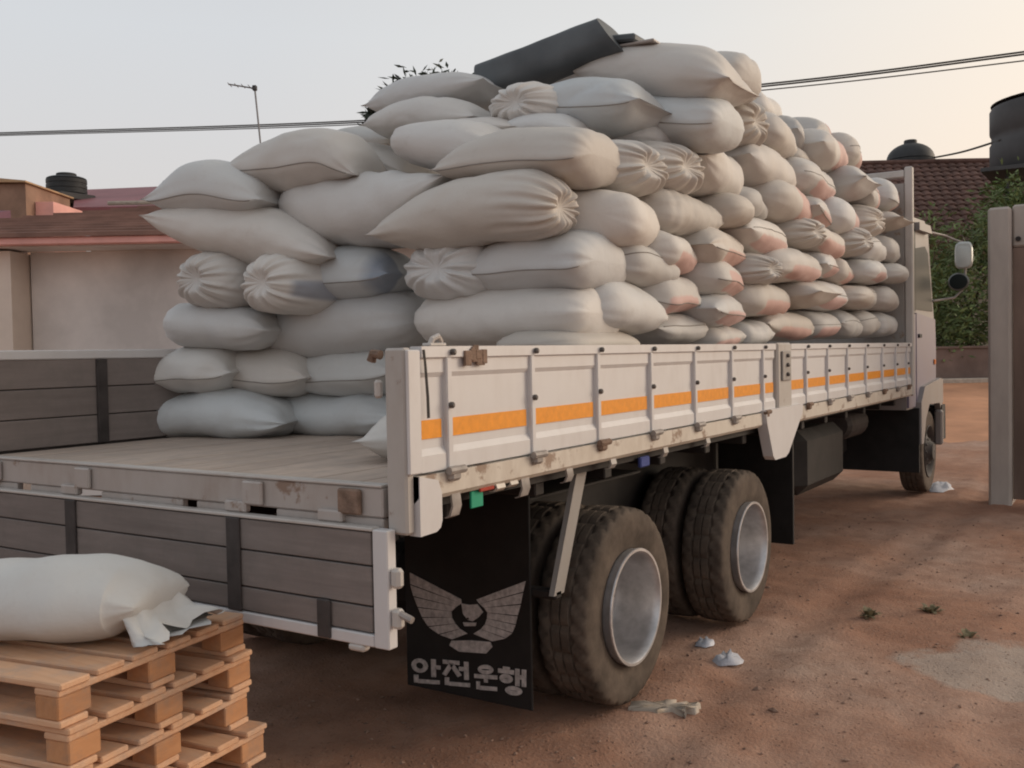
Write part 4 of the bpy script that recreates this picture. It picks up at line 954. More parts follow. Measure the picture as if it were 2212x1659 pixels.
# gate pillar at the right
t = thing('gate_pillar', (8.75, -1.0, 0), 'weathered grey gate pillar with a rusty brown panel at right', 'pillar')
MB().box(8.70, 9.15, -0.80, -0.585, -0.05, 3.03, 0.025).build('pillar_post', 'pillar_plaster', t)
MB().box(8.78, 9.12, -2.3, -0.804, 2.62, 3.05, 0.02).build('lintel', 'pillar_plaster', t)
MB().box(8.80, 8.86, -2.3, -0.806, 0.04, 2.615, 0.004).build('sheet_panel', 'pillar_rust', t)
for k in range(3):
    y = -0.95 - 0.42 * k
    MB().box(8.785, 8.798, y - 0.02, y + 0.02, 0.05, 2.60, 0.004).build('panel_rib', 'pillar_rust', t)
MB().lathe([(0.026, -0.02), (0.026, 0.0), (0.012, 0.012)], (8.775, -0.86, 2.70), 0, 10).build('bolt', 'black_steel', t)

# ------------------------------------------------------------------ the truck (X forward from the rear edge of the bed, Y to its left)
ZD, ZT, LB, WB = 1.212, 1.666, 7.87, 2.547
truck = thing('flatbed_truck', (0, 0, 0), 'white flatbed truck loaded high with sacks, tailgate hanging open', 'truck')

# deck planks
deck = MB().box(0.0, LB, 0.06, 2.49, 1.12, 1.178).build('deck', 'black_steel', truck)
nP = 12
for k in range(nP):
    y0 = 0.062 + (2.488 - 0.062) * k / nP; y1 = 0.062 + (2.488 - 0.062) * (k + 1) / nP - 0.006
    MB().box(0.002, LB, y0, y1, 1.18, ZD + rng.uniform(-0.003, 0.003), 0.004).build('plank', 'deck_wood', deck)

# side panels
PROF = [(-0.012, 1.666), (-0.012, 1.630), (0.0, 1.624), (0.0, 1.580), (0.009, 1.564), (0.009, 1.330), (-0.004, 1.308), (-0.004, 1.254),
        (0.036, 1.254), (0.036, 1.666)]


def side_gate(x0, x1, ribs, name_label):
    mb = MB()
    cuts = [x0] + [x for r in ribs for x in (r - 0.022, r + 0.022)] + [x1]
    mb.prism(PROF, 0, x0, x1)
    g = mb.build('side_gate', 'white_paint', truck)
    g['label'] = name_label
    for r in ribs:
        rb = MB().box(r - 0.015, r + 0.015, -0.012, 0.02, 1.25, 1.628, 0.004).build('rib', 'white_paint', g)
        b = MB()
        MB().lathe([(0.011, 0.0), (0.011, -0.012), (0.006, -0.016)], (r + 0.012, -0.014, 1.646), 1, 8).build('bolt', 'bolt_steel', g)
        MB().lathe([(0.011, 0.0), (0.011, -0.012), (0.006, -0.016)], (r + 0.0, -0.012, 1.468), 1, 8).build('bolt', 'bolt_steel', g)
        hg = MB().box(r - 0.03, r + 0.03, -0.036, -0.006, 1.213, 1.262, 0.010)
        hg.tube([(r - 0.04, -0.03, 1.25), (r + 0.05, -0.03, 1.25)], 0.014, 8)
        hg.build('hinge', 'rust' if rng.random() < 0.35 else 'hook_steel', g)
    for i in range(len(cuts) // 2):
        a, b = cuts[2 * i] + 0.012, cuts[2 * i + 1] - 0.008
        if b - a > 0.03:
            MB().box(a, b, 0.0050, 0.0085, 1.362, 1.424).build('reflective_strip', 'orange_tape', g)
    return g


g1 = side_gate(0.03, 3.63, [0.18 + 0.537 * i for i in range(7)], 'white rear side panel with orange reflective strips')
g2 = side_gate(3.945, LB - 0.02, [4.30, 4.84, 5.40, 6.0, 6.6, 7.15, 7.65], 'white front side panel with orange reflective strips')
# torn, rusty dent on the top edge and latch
mb = MB()
for k in range(9):
    mb.box(0.27 + 0.012 * k + rng.uniform(-.01, .01), 0.30 + 0.012 * k, -0.018 + rng.uniform(-.004, .002), -0.010, 1.615 + rng.uniform(-.02, .012), 1.655 + rng.uniform(-.012, .015), 0.002)
mb.build('rust_patch', 'rust', g1)
mb = MB(); mb.tube([(0.10, 0.01, 1.664), (0.11, 0.005, 1.69), (0.135, 0.0, 1.70), (0.155, 0.005, 1.685), (0.16, 0.01, 1.664)], 0.010, 7)
mb.box(0.085, 0.175, -0.006, 0.03, 1.667, 1.677, 0.003); mb.build('latch', 'cab_white', g1)

MB().prism([(0.034, 1.655), (0.044, 1.655), (0.052, 1.60), (0.062, 1.50), (0.064, 1.432), (0.050, 1.432), (0.048, 1.50), (0.040, 1.60)], 1, -0.0145, -0.0128).build('painted_gap', 'black_steel', g1)  # black strip on the panel, paints the dark of a bent gap
# middle post with tapered bracket
mp = MB().box(3.645, 3.925, -0.02, 0.05, 1.20, 1.672, 0.012).build('middle_post', 'post_paint', truck)
MB().box(3.70, 3.87, -0.034, -0.022, 1.43, 1.62, 0.006).build('latch_plate', 'grey_paint', mp)
for zz in (1.47, 1.53, 1.59):
    MB().lathe([(0.013, 0.0), (0.013, -0.014), (0.006, -0.018)], (3.785, -0.034, zz), 1, 8).build('bolt', 'bolt_steel', mp)
MB().prism([(3.36, 1.262), (4.12, 1.262), (4.10, 1.20), (3.80, 0.965), (3.74, 0.945), (3.53, 0.945), (3.49, 0.97), (3.38, 1.18)], 1, -0.035, 0.03).build('bracket', 'white_paint', mp)

# sill along the right side
sill = MB()
sill.prism([(-0.012, 1.246), (-0.012, 1.176), (0.004, 1.160), (0.05, 1.160), (0.05, 1.246)], 0, 0.0, 3.35)
sill.prism([(-0.010, 1.246), (-0.010, 1.158), (0.004, 1.142), (0.05, 1.142), (0.05, 1.246)], 0, 4.12, LB)
sl = sill.build('sill', 'white_paint_rusty', truck)
for x, h, w, mt in ((0.215, 0.085, 0.05, 'hook_steel'), (0.49, 0.03, 0.055, 'white_paint_rusty'), (0.58, 0.025, 0.05, 'white_paint_rusty'), (0.66, 0.075, 0.055, 'hook_steel'),
                    (1.0, 0.06, 0.05, 'grey_paint'), (1.39, 0.045, 0.05, 'grey_paint'), (1.95, 0.05, 0.05, 'grey_paint'), (2.5, 0.05, 0.05, 'grey_paint')):
    mb = MB(); z = 1.165
    pr_ = [(-0.002, z), (-0.008, z - h * .5), (0.004, z - h * .9), (0.024, z - h)]
    vs = []; fs = []
    for y, zz in pr_:
        vs += [(x - w / 2, y, zz), (x + w / 2, y, zz), (x - w / 2, y + 0.008, zz + 0.002), (x + w / 2, y + 0.008, zz + 0.002)]
    for i in range(3):
        a = 4 * i; b = a + 4
        fs += [(a, a + 1, b + 1, b), (a + 2, b + 2, b + 3, a + 3), (a, b, b + 2, a + 2), (a + 1, a + 3, b + 3, b + 1)]
    fs += [(0, 2, 3, 1), (12, 13, 15, 14)]
    mb.add(vs, fs); mb.build('rope_hook', mt, sl, autosmooth=0.7)
MB().box(0.325, 0.40, 0.012, 0.022, 1.095, 1.155, 0.003).build('green_tape', 'green_tape', sl)
MB().box(0.36, 0.45, -0.004, 0.006, 1.150, 1.163, 0.003).build('red_rag', 'red_cloth', sl)
MB().box(1.74, 1.84, 0.03, 0.05, 1.085, 1.135, 0.006).build('blue_rag', 'blue_cloth', sl)

# rear corner post with its lower plate
cp = MB().box(-0.042, 0.0, 0.004, 0.088, 1.06, 1.662, 0.008).build('corner_post', 'post_paint', truck)
pl = [(0.0, 1.246), (0.10, 1.225), (0.118, 1.18), (0.118, 1.09), (0.108, 1.066), (0.085, 1.055), (0.0, 1.052)]
MB().prism(pl, 1, -0.016, 0.03).build('post_plate', 'white_paint', cp)
MB().box(-0.04, 0.026, -0.010, 0.003, 1.254, 1.655, 0.004).build('post_edge', 'white_paint', cp)
mb = MB(); mb.tube([(-0.03, 0.11, 1.64), (-0.03, 0.14, 1.645), (-0.03, 0.15, 1.62)], 0.016, 8); mb.build('hook', 'rust', cp)
mb = MB().box(-0.05, -0.02, 0.106, 0.13, 1.50, 1.56, 0.008); mb.build('latch', 'cab_white', cp)

# rear beam, hinges, lower beam
rb = MB().box(-0.04, -0.002, 0.108, WB, 1.108, ZD - 0.004, 0.006).build('rear_beam', 'dirty_beam', truck)
MB().box(-0.046, 0.004, 0.108, WB, ZD - 0.003, ZD + 0.006, 0.002).build('edge_strip', 'cab_white', rb)
for y in (0.24, 0.70, 1.70, 2.35):
    MB().box(-0.06, -0.041, y - 0.05, y + 0.05, 1.115, 1.20, 0.006).build('hinge_plate', 'rust' if y == 0.24 else 'dirty_beam', rb)
    MB().box(-0.062, -0.03, y + 0.03, y + 0.14, 1.085, 1.125, 0.006).build('hinge', 'dirty_beam', rb)
for y0, y1 in ((0.11, 0.6), (0.78, 1.02), (1.1, 1.6), (1.86, 2.1), (2.2, 2.5)):
    MB().box(-0.036, -0.006, y0, y1, 1.072, 1.106, 0.004).build('lower_beam', 'dirty_beam', rb)

# tailgate hanging down, inner boards facing the rear
tg = MB().box(-0.066, -0.044, 0.055, WB, 0.705, 1.075, 0.002).build('tailgate', 'dark_strap', truck)
zs = [0.738, 0.826, 0.958, 1.070]
for k in range(3):
    MB().box(-0.082, -0.067, 0.125, WB - 0.01, zs[k] + 0.003, zs[k + 1] - 0.003, 0.003).build('plank', 'tail_wood', tg)
MB().box(-0.088, -0.045, 0.115, WB, 0.696, 0.736, 0.004).build('bottom_rail', 'white_paint', tg)
MB().box(-0.088, -0.045, 0.115, WB, 1.072, 1.084, 0.003).build('top_rail', 'cab_white', tg)
MB().box(-0.090, -0.045, 0.050, 0.113, 0.696, 1.080, 0.004).build('side_rail', 'white_paint', tg)
for y in (0.765, 1.735):
    MB().box(-0.092, -0.083, y - 0.035, y + 0.035, 0.737, 1.071, 0.003).build('strap', 'dark_strap', tg)
for z in (0.93, 0.80):
    MB().box(-0.085, -0.05, 0.010, 0.049, z - 0.035, z + 0.03, 0.010).build('lug', 'cab_white', tg)
MB().tube([(-0.07, 0.02, 0.815), (-0.07, -0.03, 0.80)], 0.012, 7).build('lug_pin', 'hook_steel', tg)
MB().box(-0.09, -0.05, 0.16, 0.23, 0.672, 0.697, 0.008).build('lug', 'cab_white', tg)
MB().box(-0.096, -0.084, 0.30, 0.36, 0.70, 0.83, 0.004).build('latch', 'dark_strap', tg)

# left side panel, seen from inside
lg = MB().box(0.0, LB, 2.515, WB, 1.14, 1.645, 0.003).build('left_side_gate', 'dark_strap', truck)
for k in range(3):
    a = ZD + 0.012 + k * 0.143
    MB().box(0.004, LB, 2.497, 2.513, a, a + 0.138, 0.003).build('plank', 'gate_wood', lg)
MB().box(-0.02, LB, 2.490, WB + 0.01, 1.648, 1.694, 0.005).build('top_rail', 'white_paint', lg)
for x in (0.60, 1.9, 3.2, 4.5, 5.8, 7.1):
    MB().box(x - 0.03, x + 0.03, 2.482, 2.496, ZD + 0.01, 1.646, 0.003).build('post', 'dark_strap', lg)

# headboard
hb = MB().box(LB + 0.004, LB + 0.03, 0.06, 2.49, 1.2, 3.24, 0.003).build('headboard', 'grey_paint', truck)
MB().box(LB, LB + 0.07, -0.02, 0.055, 1.14, 3.40, 0.010).build('post', 'cab_white', hb)
MB().box(LB, LB + 0.07, 2.492, WB, 1.14, 3.40, 0.010).build('post', 'cab_white', hb)
MB().box(LB, LB + 0.06, 0.058, 2.49, 3.30, 3.37, 0.008).build('top_rail', 'cab_white', hb)
for k in range(4):
    MB().box(LB + 0.001, LB + 0.05, 0.50 + 0.45 * k, 0.54 + 0.45 * k, 3.242, 3.298, 0.004).build('upright', 'grey_paint', hb)

# chassis
ch = MB()
for y in (0.82, 1.66):
    ch.box(0.25, 9.9, y, y + 0.08, 0.86, 1.06, 0.01)
ch = ch.build('chassis_rail', 'black_steel', truck)
for k in range(13):
    x = 0.3 + 0.6 * k
    MB().box(x - 0.035, x + 0.035, 0.08, 2.45, 1.062, 1.118, 0.006).build('cross_member', 'black_steel', ch)
MB().box(0.18, 0.26, 0.5, 2.05, 0.78, 0.90, 0.01).build('bumper_bar', 'black_steel', ch)
for x in (1.62, 3.21):
    MB().tube([(x, 0.3, 0.456), (x, 2.25, 0.456)], 0.075, 10).build('axle', 'black_steel', ch)
    MB().lathe([(0.05, -0.2), (0.20, -0.12), (0.22, 0.0), (0.20, 0.12), (0.05, 0.2)], (x, 1.27, 0.46), 1, 16).build('differential', 'black_steel', ch)
MB().tube([(9.25, 0.3, 0.46), (9.25, 2.25, 0.46)], 0.06, 8).build('axle', 'black_steel', ch)
for y in (0.66, 1.80):
    MB().box(1.3, 3.55, y, y + 0.09, 0.60, 0.74, 0.02).build('leaf_spring', 'black_steel', ch)
MB().box(5.0, 6.2, 0.22, 0.66, 0.50, 1.0, 0.08).build('fuel_tank', 'black_steel', truck)
MB().lathe([(0.11, -0.35), (0.14, -0.30), (0.14, 0.30), (0.11, 0.35)], (7.0, 0.42, 0.92), 0, 18).build('air_tank', 'dark_strap', truck)
MB().box(4.25, 4.28, 0.08, 0.62, 0.28, 1.1, 0.004).build('front_flap', 'flap_rubber', truck)
MB().box(8.52, 8.56, 0.05, 0.85, 0.30, 0.98, 0.004).build('cab_flap', 'flap_rubber', truck)
MB().box(7.3, 8.4, 0.75, 1.75, 0.48, 0.95, 0.05).build('gearbox', 'black_steel', truck)


# wheels
def wheel_parts(x, yo, sgn, r, dual=True, rim='rim_steel'):
    """outer face at y=yo, body goes in direction sgn"""
    root = MB().lathe([(0.09, 0.0), (0.09, 0.10)], (x, yo + sgn * 0.16 if sgn > 0 else yo - 0.26, r), 1, 16).build('wheel', 'dark_strap', truck, autosmooth=0.6)
    n = 132

    def tyre(y0):
        W = 0.245
        prof = [(0.262, 0.018), (0.275, 0.008), (0.33, -0.002), (0.395, -0.004), (0.430, 0.001), (0.446, 0.010), (0.452, 0.022), (0.454, 0.045),
                (0.455, 0.066), (0.442, 0.070), (0.442, 0.078), (0.456, 0.082), (0.456, 0.118), (0.442, 0.121), (0.442, 0.126), (0.456, 0.129),
                (0.456, 0.163), (0.442, 0.167), (0.442, 0.175), (0.455, 0.179), (0.454, 0.205), (0.452, 0.224), (0.446, 0.236), (0.430, 0.245), (0.395, 0.250), (0.33, 0.248), (0.275, 0.238), (0.262, 0.228)]
        mb = MB(); vs = []
        for i, (q, h) in enumerate(prof):
            for k in range(n):
                w = 2 * math.pi * k / n
                rr = q * r / 0.456
                if q > 0.444 and (((k + int(h * 60)) % 4 == 0 and (h < 0.07 or h > 0.175)) or (k % 6 == 0 and 0.08 < h < 0.165)):
                    rr -= 0.013
                vs.append((x + rr * math.cos(w), y0 + sgn * h, r + rr * math.sin(w)))
        m_ = len(prof)
        fs = [(i * n + k, i * n + (k + 1) % n, ((i + 1) % m_) * n + (k + 1) % n, ((i + 1) % m_) * n + k) for i in range(m_) for k in range(n)]
        mb.add(vs, fs)
        return mb.build('tyre', 'tyre_rubber', root, autosmooth=0.9)
    tyre(yo)
    if dual:
        tyre(yo + sgn * 0.29)
        p = [(0.264, 0.012), (0.266, -0.018), (0.270, -0.026), (0.268, -0.032), (0.256, -0.032), (0.250, -0.024), (0.246, 0.012), (0.242, 0.06), (0.238, 0.16), (0.226, 0.19), (0.17, 0.20), (0.10, 0.19), (0.085, 0.14), (0.07, 0.13), (0.01, 0.128)]
    else:
        p = [(0.286, 0.010), (0.292, -0.002), (0.286, -0.008), (0.270, 0.004), (0.255, 0.03), (0.235, 0.05), (0.17, 0.03), (0.12, -0.01), (0.09, -0.05), (0.01, -0.055)]
    mb = MB().lathe([(q * r / 0.456, h * sgn) for q, h in p], (x, yo, r), 1, 48, cap=False)
    mb.build('rim', rim, root, autosmooth=0.7)
    for k in range(10):
        w = 2 * math.pi * k / 10
        h = 0.185 if dual else 0.02
        c = (x + 0.135 * math.cos(w), yo + sgn * h, r + 0.135 * math.sin(w))
        MB().lathe([(0.016, 0.02 * sgn), (0.016, -0.018 * sgn), (0.010, -0.026 * sgn)], c, 1, 6).build('nut', 'bolt_steel', root)
    return root


for x in (1.62, 3.21):
    wheel_parts(x, 0.033, 1, 0.456)
    wheel_parts(x, 2.514, -1, 0.456)
wheel_parts(9.30, 0.09, 1, 0.456, False, 'dark_strap')
wheel_parts(9.30, 2.40, -1, 0.456, False, 'dark_strap')

# mud flap with winged emblem and lettering
XF = 1.030
fl = MB().box(XF, XF + 0.012, 0.215, 0.895, 0.115, 1.10, 0.004).build('mud_flap', 'flap_rubber', truck)
def plate(polys, name, x0=XF - 0.0035, x1=XF - 0.001, mat='flap_print', parent=None):
    mb = MB()
    for q in polys: mb.prism(q, 0, x0, x1)
    return mb.build(name, mat, parent or fl)


emb = plate(EMBLEM['body'], 'emblem')
for fq in EMBLEM['wingL'] + EMBLEM['wingR']:
    plate([fq], 'feather')
plate([[(0.545, 0.475), (0.535, 0.475), (0.535, 0.468), (0.545, 0.468)]], 'emblem_eye', XF - 0.0055, XF - 0.004, 'flap_rubber')


def stroke(a, b, w):
    d = Vector((b[0] - a[0], b[1] - a[1])); d.normalize(); n = Vector((-d.y, d.x)) * w / 2
    return [(a[0] + n.x, a[1] + n.y), (b[0] + n.x, b[1] + n.y), (b[0] - n.x, b[1] - n.y), (a[0] - n.x, a[1] - n.y)]


def ringq(c, rx, ry, w, n=14):
    out = []
    for k in range(n):
        a, b = 2 * math.pi * k / n, 2 * math.pi * (k + 1) / n
        out.append([(c[0] + rx * math.cos(a), c[1] + ry * math.sin(a)), (c[0] + rx * math.cos(b), c[1] + ry * math.sin(b)),
                    (c[0] + (rx - w) * math.cos(b), c[1] + (ry - w) * math.sin(b)), (c[0] + (rx - w) * math.cos(a), c[1] + (ry - w) * math.sin(a))])
    return out


W_ = 0.16
NIEUN = [stroke((.16, .68), (.16, .99), W_), stroke((.225, .925), (.98, .925), W_)]
GL = [
    ringq((.30, .30), .29, .29, W_) + [stroke((.78, 0), (.78, .72), W_), stroke((.845, .32), (1.02, .32), W_)] + NIEUN,
    [stroke((.02, .07), (.62, .07), W_), stroke((.33, .14), (.06, .60), W_), stroke((.335, .145), (.62, .60), W_), stroke((.86, 0), (.86, .72), W_), stroke((.60, .30), (.795, .30), W_)] + NIEUN,
    ringq((.5, .19), .34, .19, W_) + [stroke((0, .47), (1.0, .47), W_), stroke((.5, .535), (.5, .70), W_)] + NIEUN,
    [stroke((.18, .03), (.44, .03), .09), stroke((.0, .16), (.60, .16), W_)] + ringq((.30, .42), .25, .17, W_) + [stroke((.72, 0), (.72, .64), W_), stroke((.96, 0), (.96, .64), W_), stroke((.785, .3), (.895, .3), W_)] + ringq((.58, .83), .32, .17, W_),
]
for q, gl in zip(EMBLEM['glyph_quads'], GL):
    def mp_(s, t_):
        a = [q[0][i] + (q[1][i] - q[0][i]) * s for i in (0, 1)]; b = [q[3][i] + (q[2][i] - q[3][i]) * s for i in (0, 1)]
        return (a[0] + (b[0] - a[0]) * t_, a[1] + (b[1] - a[1]) * t_)
    plate([[mp_(*p) for p in poly] for poly in gl], 'character')
MB().prism([(1.255, 1.14), (1.345, 1.14), (1.115, 0.62), (1.03, 0.62)], 1, 0.10, 0.125).build('flap_stay', 'grey_paint', truck)
MB().box(1.045, 1.10, 0.10, 0.30, 0.60, 0.64, 0.008).build('stay_foot', 'black_steel', truck)
MB().box(1.05, 2.3, 0.30, 0.62, 0.985, 1.0, 0.003).build('wheel_guard', 'black_steel', truck)
MB().box(1.10, 4.22, 0.64, 0.66, 0.40, 1.055, 0.004).build('added_dark_sheet', 'black_steel', truck)  # added black sheet, blocks the view through so the underside stays dark
MB().box(4.30, 5.6, 0.66, 0.80, 0.45, 1.055, 0.02).build('added_dark_box', 'black_steel', truck)  # added black box that carries the dark underside on past the wheels
MB().box(0.86, 0.90, 0.5, 0.72, 0.94, 0.99, 0.01).build('rear_lamp_bar', 'dark_strap', truck)

# cab
cab = MB().prism([(8.14, 0.98), (8.14, 2.86), (8.24, 2.97), (9.15, 3.0), (9.35, 2.9), (9.68, 1.95), (9.74, 1.55), (9.74, 0.98)], 1, 0.10, 2.42).build('cab', 'cab_grey', truck)
dr = MB().prism([(8.55, 1.05), (8.55, 1.98), (9.62, 1.93), (9.66, 1.60), (9.64, 1.05)], 1, 0.075, 0.098).build('door', 'lilac_paint', cab)
MB().box(8.62, 8.76, 0.058, 0.074, 1.72, 1.76, 0.005).build('handle', 'black_steel', dr)
MB().prism([(8.60, 2.02), (8.60, 2.66), (9.12, 2.72), (9.28, 2.66), (9.56, 2.02)], 1, 0.090, 0.099).build('side_window', 'glass', cab)
MB().prism([(8.15, 1.95), (8.15, 2.84), (8.22, 2.88), (8.54, 2.9), (8.54, 2.0)], 1, 0.080, 0.098).build('rear_pillar', 'glass', cab)
MB().prism([(8.16, 1.0), (8.16, 1.93), (8.52, 1.97), (8.52, 1.0)], 1, 0.078, 0.098).build('side_sheet', 'lilac_paint', cab)
MB().prism([(8.5, 2.92), (9.1, 2.94), (9.2, 2.86), (8.5, 2.84)], 1, 0.03, 0.098).build('rain_gutter', 'cab_grey', cab)
MB().prism([(9.385, 2.82), (9.67, 2.0), (9.70, 2.0), (9.42, 2.83)], 1, 0.16, 2.36).build('windscreen', 'glass', cab)
MB().prism([(8.55, 0.60), (8.55, 1.04), (8.75, 1.20), (9.70, 1.26), (9.84, 1.24), (9.84, 0.98), (9.80, 0.98), (9.74, 0.86), (9.62, 0.98), (9.0, 1.0), (8.8, 0.85), (8.68, 0.60)], 1, 0.03, 0.095).build('wheel_arch', 'cab_grey', cab)
MB().prism([(9.70, 0.55), (9.70, 0.95), (9.92, 0.95), (9.94, 0.55)], 1, 0.02, 2.50).build('bumper', 'black_steel', cab)
MB().box(9.60, 9.68, 0.0, 0.09, 0.50, 0.90, 0.02).build('step', 'cab_grey', cab)
MB().box(9.5, 9.58, 0.06, 0.074, 1.42, 1.48, 0.006).build('indicator', 'lamp_amber', cab)
mr_ = MB().tube([(9.30, 0.10, 2.90), (9.75, 0.0, 2.89), (9.88, -0.10, 2.84), (9.9, -0.20, 2.80), (9.9, -0.20, 2.30), (9.88, -0.09, 2.18), (9.60, 0.10, 2.14)], 0.014, 7, False).build('mirror_arm', 'hook_steel', cab, smooth=True)


def lens(c, ry, rz, th, mat, name, par, p=4.0):
    mb = MB(); n = 28; vs = []; fs = []
    for x, s in ((c[0] - th, 0.86), (c[0] - th * .6, 1.0), (c[0] + th * .5, 0.95), (c[0] + th, 0.6)):
        for k in range(n):
            w = 2 * math.pi * k / n; cw, sw = math.cos(w), math.sin(w)
            vs.append((x, c[1] + ry * s * math.copysign(abs(cw) ** (2 / p), cw), c[2] + rz * s * math.copysign(abs(sw) ** (2 / p), sw)))
    for i in range(3):
        for k in range(n):
            fs.append((i * n + k, i * n + (k + 1) % n, (i + 1) * n + (k + 1) % n, (i + 1) * n + k))
    fs += [tuple(range(n)), tuple(3 * n + k for k in range(n))[::-1]]
    mb.add(vs, fs); return mb.build(name, mat, par, autosmooth=0.7)


lens((9.9, -0.19, 2.66), 0.095, 0.155, 0.05, 'mirror_shell', 'mirror', cab)
lens((9.845, -0.19, 2.64), 0.075, 0.12, 0.006, 'mirror_shell', 'mirror_glass', cab)
lens((9.9, -0.135, 2.36), 0.115, 0.105, 0.04, 'mirror_dark', 'round_mirror', cab, 2.0)
lens((9.855, -0.135, 2.36), 0.095, 0.085, 0.005, 'glass', 'mirror_glass', cab, 2.0)

# ------------------------------------------------------------------ sacks
TINT = {'grey': (0.60, 0.585, 0.565), 'blue': (0.565, 0.58, 0.58), 'pale': (0.60, 0.60, 0.59), 'warm': (0.525, 0.50, 0.47)}


def catmull(P, H, n):
    P = np.array(P, float); H = np.array(H, float); m_ = len(P)
    t = (1 - np.cos(np.linspace(0, np.pi, n))) / 2
    t = 0.35 * np.linspace(0, 1, n) + 0.65 * t
    s = t * (m_ - 1); i = np.minimum(s.astype(int), m_ - 2); u = (s - i)[:, None]
    ext = np.vstack([2 * P[0] - P[1], P, 2 * P[-1] - P[-2]])
    a, b, c, d = ext[i], ext[i + 1], ext[i + 2], ext[i + 3]
    pos = 0.5 * (2 * b + (c - a) * u + (2 * a - 5 * b + 4 * c - d) * u ** 2 + (3 * b - a - 3 * c + d) * u ** 3)
    h = H[i] * (1 - u[:, 0]) + H[i + 1] * u[:, 0]
    return pos, h, 2 * t - 1


def snoise(p, seed, freq, octs=3):
    r2 = np.random.RandomState(seed); out = np.zeros(len(p)); amp = 1.0
    for o in range(octs):
        for k in range(3):
            d = r2.normal(size=3) * freq * (1.8 ** o); out += amp * np.sin(p @ d + r2.uniform(0, 6.28)) / 3
        amp *= 0.5
    return out


SEAMS = []


